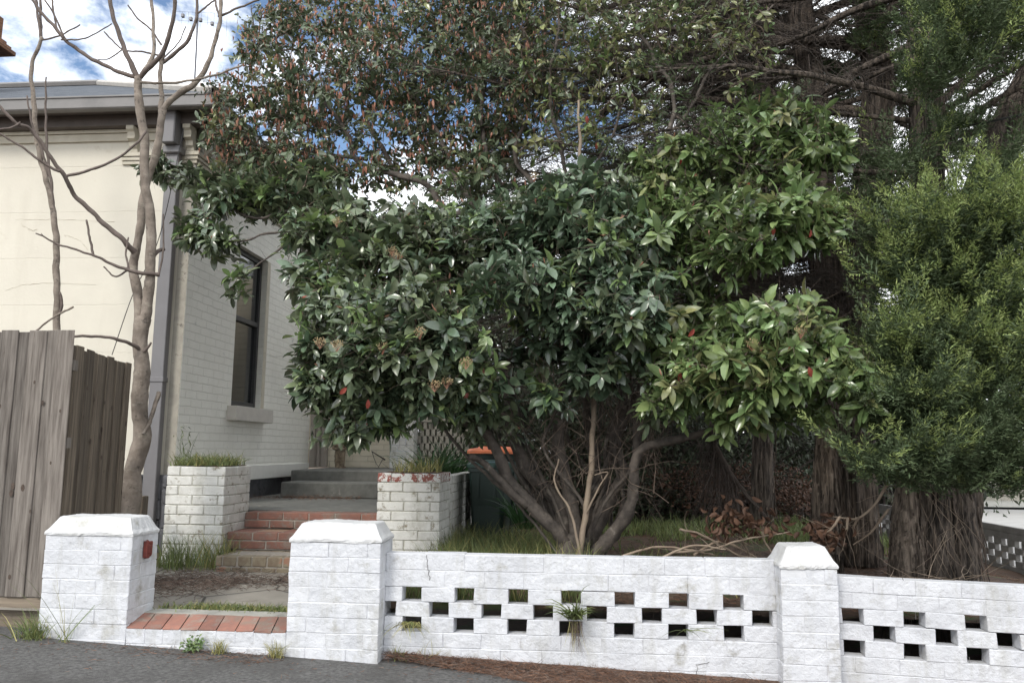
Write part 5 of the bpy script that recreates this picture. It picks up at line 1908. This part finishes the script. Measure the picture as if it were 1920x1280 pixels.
def shrub(label, px, pyb, Y, wpx, hpx, n, seed, m, ls=.09, nm='shrub', depth=1.2):
    r = np.random.default_rng(seed)
    base = at(px, pyb, Y)
    s = thing(nm, label, 'shrub', tuple(base))
    W = wpx / F * Y / 2
    H = hpx / F * Y
    mb = MB()
    k = 26
    D = np.stack([r.normal(0, .5, k), r.normal(0, .3, k), np.ones(k)], 1)
    e1 = twigs(mb, base + r.normal(0, .15, (k, 3)) * np.array([W, 1, 0]), D, H * r.uniform(.5, .95, k), .03, r, 6, 0, .15, 0, 5)
    k2 = 300
    j = r.integers(0, k, k2)
    twigs(mb, base + (e1[j] - base) * r.uniform(.3, 1, (k2, 1)), r.normal(0, 1, (k2, 3)), r.uniform(.3, .8, k2), .006, r, 4, 0, .2, 0)
    mb.build('stems', [M['cyp_twig']], s)
    fo = MB()
    nc = 46
    cen = unit(r.normal(0, 1, (nc, 3))) * (r.random((nc, 1)) ** .45)
    C_ = base + np.array([0, 0, H * .52]) + cen * np.array([W * .9, depth, H * .48])
    kk = r.integers(0, nc, n)
    off = r.normal(0, 1, (n, 3)) * np.array([W * .17, .25, H * .10])
    P = C_[kk] + off
    A_ = unit(off * 2 + r.normal(0, .6, (n, 3)) + np.array([0, -.2, .1]))
    leaves(fo, P, A_, unit(r.normal(0, .6, (n, 3)) + np.array([0, -.4, 1])), ls * r.uniform(.6, 1.3, n), ls * .45, 0, .2, simple=True)
    fo.build('foliage', m, s)
    return s


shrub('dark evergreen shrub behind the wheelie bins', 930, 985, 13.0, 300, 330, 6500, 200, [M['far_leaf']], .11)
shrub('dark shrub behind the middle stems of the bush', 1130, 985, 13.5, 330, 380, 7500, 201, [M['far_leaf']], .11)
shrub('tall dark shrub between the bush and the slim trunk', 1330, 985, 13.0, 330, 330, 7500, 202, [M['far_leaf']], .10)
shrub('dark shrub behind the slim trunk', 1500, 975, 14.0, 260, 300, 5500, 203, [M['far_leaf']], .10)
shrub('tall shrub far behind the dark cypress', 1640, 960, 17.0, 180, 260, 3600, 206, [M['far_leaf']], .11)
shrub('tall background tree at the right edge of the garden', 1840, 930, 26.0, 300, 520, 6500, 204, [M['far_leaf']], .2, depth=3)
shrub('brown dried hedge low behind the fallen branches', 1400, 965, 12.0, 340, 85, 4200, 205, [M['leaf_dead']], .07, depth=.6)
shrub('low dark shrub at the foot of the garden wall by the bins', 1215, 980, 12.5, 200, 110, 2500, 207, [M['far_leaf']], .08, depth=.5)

# dense far wood that closes the view behind the garden
r = np.random.default_rng(240)
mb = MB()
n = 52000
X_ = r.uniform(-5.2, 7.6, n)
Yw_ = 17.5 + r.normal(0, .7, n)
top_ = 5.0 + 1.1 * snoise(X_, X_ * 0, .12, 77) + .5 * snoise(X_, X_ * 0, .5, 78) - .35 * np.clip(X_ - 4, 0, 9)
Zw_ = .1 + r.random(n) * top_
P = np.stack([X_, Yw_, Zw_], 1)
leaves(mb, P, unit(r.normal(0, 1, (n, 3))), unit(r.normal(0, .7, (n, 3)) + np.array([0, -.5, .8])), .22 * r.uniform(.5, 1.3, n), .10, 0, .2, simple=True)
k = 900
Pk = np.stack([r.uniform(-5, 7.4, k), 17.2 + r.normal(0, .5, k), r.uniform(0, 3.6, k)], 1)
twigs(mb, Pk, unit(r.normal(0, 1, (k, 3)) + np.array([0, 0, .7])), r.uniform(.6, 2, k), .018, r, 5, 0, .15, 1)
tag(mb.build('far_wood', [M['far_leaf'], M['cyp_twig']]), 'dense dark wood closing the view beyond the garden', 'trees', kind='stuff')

# bright house across the side road
nb = MB()
c = at(1645, 870, 34)
cbox(nb, c[0] - 1.1, c[0] + 1.4, 34, 37, -.4, 3.2, .02)
nbt = thing('distant_house', 'pale yellow house glimpsed beyond the cypress trunks', 'house', (c[0], 34, -.4))
nb.build('wall', [M['yellow_wall']], nbt)
mb = MB()
V = [(c[0] - 1.4, 33.6, 3.2), (c[0] + 1.7, 33.6, 3.2), (c[0] + 1.7, 37.3, 3.2), (c[0] - 1.4, 37.3, 3.2), (c[0] - 1.4, 35.4, 4.2), (c[0] + 1.7, 35.4, 4.2)]
mb.add(V, [np.array([[0, 1, 5, 4], [2, 3, 4, 5], [0, 3, 2, 1]]), np.array([[1, 2, 5], [3, 0, 4]])])
mb.build('roof', [M['gutter']], nbt)
mb = MB()
box(mb, c[0] - .2, c[0] + .3, 33.97, 34.02, 1.0, 2.2)
mb.build('window', [M['frame']], nbt)

mb = MB()
gridmesh(mb, np.array([5.75, 9, 14, 25, 60.]), np.array([27, 30, 34, 60.]), lambda X, Y: -.26 + 0 * X)
tag(mb.build('verge', M['cement']), kind='structure')
fw = thing('boundary_wall', 'long pale tan wall across the side road at the right edge', 'wall', (14, 31, -.26))
mb = MB()
cbox(mb, 7.5, 30, 31, 31.2, -.3, 1.25, .02)
mb.build('render', M['weathered'], fw)
mb = MB()
cbox(mb, 7.4, 30.1, 30.93, 31.27, 1.253, 1.36, .02)
mb.build('coping', M['cement'], fw)

# side boundary wall with holes, at right
sbw = MB()
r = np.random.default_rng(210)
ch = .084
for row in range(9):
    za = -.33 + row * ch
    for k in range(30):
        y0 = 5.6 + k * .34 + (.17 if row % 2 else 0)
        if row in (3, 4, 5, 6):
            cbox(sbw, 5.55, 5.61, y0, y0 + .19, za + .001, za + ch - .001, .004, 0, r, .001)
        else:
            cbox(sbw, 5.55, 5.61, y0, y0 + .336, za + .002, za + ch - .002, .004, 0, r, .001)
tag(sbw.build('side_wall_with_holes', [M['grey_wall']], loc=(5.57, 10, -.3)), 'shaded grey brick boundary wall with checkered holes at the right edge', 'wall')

# ---------------------------------------------------------------- fallen branches on the ground
r = np.random.default_rng(220)
for lab, paths, lv in (
    ('curved fallen branches lying behind the wall beside the slim pillar',
     [[(1165, 1042), (1230, 1025), (1290, 1030), (1340, 1040)], [(1275, 992), (1310, 1000), (1345, 1018), (1385, 1040), (1430, 1048)], [(1260, 1035), (1330, 1030), (1390, 1012), (1480, 997)],
      [(1300, 1040), (1350, 1015), (1410, 1040), (1435, 1060)], [(1385, 1000), (1395, 1020), (1410, 1048)], [(1240, 1045), (1300, 1022), (1360, 1030)], [(1430, 985), (1432, 1010), (1450, 1040)]],
     [(1385, 965, 45, 24, 70), (1370, 990, 55, 18, 50), (1455, 980, 30, 15, 26)]),
    ('broken pale branch with dry twigs leaning across the dark cypress base',
     [[(1662, 910), (1640, 945), (1610, 970), (1575, 970), (1550, 962)], [(1610, 970), (1600, 990), (1605, 1010)], [(1590, 970), (1585, 1000), (1575, 1010)], [(1665, 955), (1650, 975), (1630, 1000), (1600, 1020)], [(1575, 968), (1560, 990), (1545, 1000)]],
     [(1545, 990, 32, 22, 60), (1560, 1010, 25, 14, 30)])):
    mb = MB()
    fo = MB()
    root = thing('fallen_branch', lab, 'branch', tuple(at(paths[0][0][0], paths[0][0][1], 5.8)))
    for q in paths:
        Yb = r.uniform(5.5, 6.0)
        Q, R_ = limb(mb, q, (Yb, Yb + .1), (5, 4, 2.5), 0, r, 6)
        k = 7
        i = r.integers(1, len(Q), k)
        twigs(mb, Q[i], unit(r.normal(0, 1, (k, 3))), r.uniform(.08, .3, k), .0022, r, 4, 0, .2, 0)
    mb.build('stem', [M['dead']], root, smooth=True)
    for (px, py, rx, ry, n) in lv:
        P = np.array([at(px + a_ * rx, py + b_ * ry, 5.75 + c_ * .15) for a_, b_, c_ in r.normal(0, .6, (n, 3))])
        leaves(fo, P, unit(r.normal(0, 1, (n, 3)) + np.array([0, 0, -.6])), r.normal(0, 1, (n, 3)), r.uniform(.05, .085, n), .034, 0, .3, .5)
    fo.build('dry_leaves', [M['leaf_dead']], root, smooth=True)
# dead twigs at the foot of the near cypress
mb = MB()
k = 26
P = np.array([at(x_, y_, 5.75) for x_, y_ in zip(r.normal(1760, 22, k), r.uniform(920, 1020, k))])
twigs(mb, P, np.stack([r.normal(-.1, .35, k), r.normal(-.2, .2, k), -np.ones(k)], 1), r.uniform(.15, .5, k), .0026, r, 5, .03, .2, 0)
P = np.array([at(x_, 1085, 5.6) for x_ in r.uniform(1660, 1830, 20)])
twigs(mb, P, np.stack([r.normal(0, 1, 20), r.normal(0, .5, 20), r.uniform(0, .2, 20)], 1), r.uniform(.15, .45, 20), .003, r, 5, .0, .14, 0)
tag(mb.build('dead_twigs', [M['dead']], loc=tuple(at(1760, 1085, 5.7))), 'tangle of pale dead twigs hanging at the foot of the broad cypress', 'branch')

# ---------------------------------------------------------------- strappy plants


def strappy(label, c, n, Ln, seed, m, wd=.018):
    r = np.random.default_rng(seed)
    mb = MB()
    az = r.uniform(0, 6.28, n)
    l = r.uniform(.15, 1.1, n)
    D = np.stack([np.cos(az) * l, np.sin(az) * l, np.ones(n)], 1)
    P = np.array(c) + np.stack([np.cos(az), np.sin(az), 0 * az], 1) * r.uniform(0, .14, n)[:, None]
    grass(mb, P, r, Ln, wd, 1, 0, D, .9)
    tag(mb.build('strappy_plant', m, loc=c), label, 'plant')


strappy('clump of dark strap-leaved plant behind the right planter', (-1.62, 8.6, 1.0), 110, .55, 230, [M['agap']])
strappy('second strap-leaved clump beside the orange-lidded bin', (-1.55, 9.7, 1.0), 110, .6, 231, [M['agap']])
strappy('strap-leaved clump at the right foot of the wheelie bins', tuple(at(985, 990, 8.2)), 80, .6, 232, [M['agap'], M['grass']])

# ---------------------------------------------------------------- grass and weeds


def patch(name, label, sampler, n, Ln, m, seed, W=.005, lean=.6, droop=.5):
    r = np.random.default_rng(seed)
    mb = MB()
    P = sampler(n, r)
    h = int(len(P) * .8)
    grass(mb, P[:h], r, Ln, W, lean, 0, droop=droop)
    grass(mb, P[h:], r, Ln * 1.1, W, lean, 1, droop=droop)
    tag(mb.build(name, m), label, 'grass', kind='stuff')


def rect(x0, x1, y0, y1, z=None):
    def f(n, r):
        X = r.uniform(x0, x1, n)
        Y = r.uniform(y0, y1, n)
        return np.stack([X, Y, gz(X, Y) if z is None else np.full(n, z)], 1)
    return f


GM = [M['grass'], M['grass_dry']]
patch('planter_grass', 'green grass growing on top of the left planter', rect(-3.71, -3.22, 7.08, 7.6, 1.165), 900, .14, GM, 300, .006, 1.1, .9)
patch('planter_weeds', 'sparse yellowish grass on top of the right planter', rect(-1.68, -1.28, 7.08, 7.55, 1.13), 190, .16, [M['grass_dry'], M['grass']], 301, .005, .7)


def s_behind(n, r):
    X = r.uniform(-1.22, .1, n)
    Y = 5.15 + r.beta(1, 1.3, n) * 3.6
    k = snoise(X, Y, .7, 12) > -.5
    return np.stack([X, Y, gz(X, Y)], 1)[k]


patch('lawn_grass', 'tall green grass behind the wall in front of the bins', s_behind, 6200, .27, GM, 302, .006, .6)


def s_far(n, r):
    X = r.uniform(.1, 5.0, n)
    Y = r.uniform(8.4, 13.9, n)
    k = (snoise(X, Y, .35, 14) > -.1) & ((X < 3.3) | (Y > 10.5))
    return np.stack([X, Y, gz(X, Y)], 1)[k]


patch('far_grass', 'patches of green grass in the shade beyond the cypresses', s_far, 12000, .20, [M['grass'], M['grass']], 303, .012, .8)


def s_mid(n, r):
    X = r.uniform(.35, 1.2, n)
    Y = r.uniform(5.1, 7.6, n)
    k = (snoise(X, Y, .8, 15) > .1)
    return np.stack([X, Y, gz(X, Y)], 1)[k]


patch('mid_grass', 'thin grass right of the bush stems', s_mid, 1200, .16, GM, 304)
patch('step_moss', 'bright green weeds filling the joint behind the gate step', lambda n, r: np.stack([np.clip(r.normal(-2.15, .26, n), -2.68, -1.75), r.normal(5.12, .04, n), np.full(n, .30)], 1), 1500, .06, GM, 305, .006, 1.2, .8)
patch('path_grass', 'long grass growing round the foot of the left planter', lambda n, r: np.stack([np.concatenate([r.uniform(-3.66, -3.3, n // 2), r.normal(-3.15, .08, n - n // 2)]), np.concatenate([r.normal(6.85, .10, n // 2), r.normal(6.9, .1, n - n // 2)]), np.full(n, .3)], 1), 420, .30, GM, 306, .006, .5)
patch('path_edge_grass', 'small grass tuft at the right end of the lowest step', lambda n, r: np.stack([r.normal(-2.02, .05, n), r.normal(6.6, .05, n), np.full(n, .3)], 1), 90, .18, GM, 307, .005)


def weed(label, c, n, Ln, seed, m=GM, lean=.8, W=.005, sp=.03, D0=None, kind='weed', droop=.6, dry=.2):
    r = np.random.default_rng(seed)
    mb = MB()
    P = np.array(c) + r.normal(0, sp, (n, 3)) * np.array([1, .6, 0])
    az = r.uniform(0, 6.28, n)
    l = r.uniform(.05, lean, n)
    D = np.stack([np.cos(az) * l, np.sin(az) * l, np.ones(n)], 1)
    if D0 is not None:
        D = D * .6 + np.array(D0)
    q = r.random(n) < dry
    for flag, mi in ((~q, 0), (q, 1)):
        if flag.sum():
            grass(mb, P[flag], r, Ln, W, lean, mi, D[flag], droop)
    tag(mb.build(kind, m, loc=tuple(c)), label, 'weed')


def fp(px, py, Y=4.70):
    p = at(px, py, Y)
    return (p[0], Y, path_z(p[0], Y))


weed('bushy green weed at the corner of the fence and first pillar', fp(62, 1190, 4.72), 150, .20, 320, lean=1.4, sp=.05)
weed('long thin weed stems leaning across the base of the first pillar', fp(125, 1190, 4.68), 14, .5, 321, lean=.9, W=.003, droop=.25)
weed('small yellowish tuft on the footpath under the brick step', fp(412, 1215), 80, .10, 323, [M['grass_dry'], M['grass']], lean=.6, W=.003, sp=.02)
weed('yellow-green tuft near the right end of the gate step', fp(518, 1228), 80, .11, 324, [M['grass_dry'], M['grass']], lean=.9, W=.003, sp=.02)
weed('small weed in the corner beside the right gate pillar', fp(752, 1225, 4.84), 40, .10, 325, lean=1.0, sp=.03)
weed('thin weed at the foot of the right gate pillar', fp(800, 1238, 4.84), 16, .14, 326, [M['grass_dry'], M['grass']], lean=1.0, W=.003)
pz = at(1078, 1160, 4.87)
weed('vigorous green grass tuft sprouting from a hole in the middle panel', (pz[0], 4.875, pz[2]), 110, .26, 327, lean=1.3, W=.009, sp=.02, D0=(0, -.9, .1), droop=.9, dry=.05)
weed('dry roots and stalks hanging under the big tuft', (pz[0], 4.86, pz[2] - .01), 60, .18, 328, [M['litter_grey'], M['grass_dry']], lean=.8, W=.002, sp=.02, D0=(0, -.4, -1.8), droop=1.0)
pz = at(765, 1165, 4.87)
weed('wispy yellow grass hanging from the first lower hole', (pz[0], 4.87, pz[2]), 46, .24, 329, [M['grass_dry'], M['grass']], lean=.8, W=.004, D0=(.15, -.6, -.6), droop=.9)
pz = at(1288, 1180, 4.87)
weed('few thin blades hanging from a hole left of the slim pillar', (pz[0], 4.87, pz[2]), 14, .22, 330, lean=1.0, W=.003, D0=(.1, -.6, -.5), droop=.8)
pz = at(870, 1190, 4.86)
# broad-leaved herb
r = np.random.default_rng(331)
mb = MB()
c = fp(362, 1222)
n = 130
P = np.array(c) + unit(r.normal(0, 1, (n, 3))) * (r.random((n, 1)) ** .5) * np.array([.085, .03, .05]) + np.array([0, 0, .04])
leaves(mb, P, unit(r.normal(0, 1, (n, 3)) + np.array([0, -.3, .2])), unit(r.normal(0, .4, (n, 3)) + np.array([0, -.4, 1])), .032, .016, 0, .2, simple=True)
tag(mb.build('weed', [M['leaf_light']], loc=c), 'low leafy green weed at the foot of the white gate step', 'weed')
# tall weed on the left planter
mb = MB()
c = at(345, 872, 7.3)
twigs(mb, np.tile(c, (7, 1)) + r.normal(0, .05, (7, 3)) * np.array([1, 1, 0]), np.stack([r.normal(0, .2, 7), r.normal(0, .2, 7), np.ones(7)], 1), .32, .003, r, 5, 0, .12, 0)
k = 40
P = c + np.stack([r.normal(0, .05, k), r.normal(0, .04, k), r.uniform(.05, .35, k)], 1)
leaves(mb, P, unit(r.normal(0, 1, (k, 3)) + np.array([0, 0, -.2])), np.tile([0, 0, 1.], (k, 1)), .08, .012, 0, .5, simple=True)
tag(mb.build('weed', [M['grass']], loc=tuple(c)), 'tall drooping weed at the left corner of the left planter', 'weed')

GR = {'brick_planter': 'white brick planters beside the steps', 'paling_fence': 'paling fences at the left', 'wheelie_bin': 'wheelie bins by the garden wall',
      'bare_tree': 'leafless trees at the left', 'cypress': 'cypresses at the right', 'shrub': 'background shrubs', 'strappy_plant': 'strap-leaved plants',
      'weed': 'weeds growing around the wall', 'fallen_branch': 'fallen branches'}
for o in bpy.data.objects:
    if o.parent is None and o.name.split('.')[0] in GR:
        o['group'] = GR[o.name.split('.')[0]]
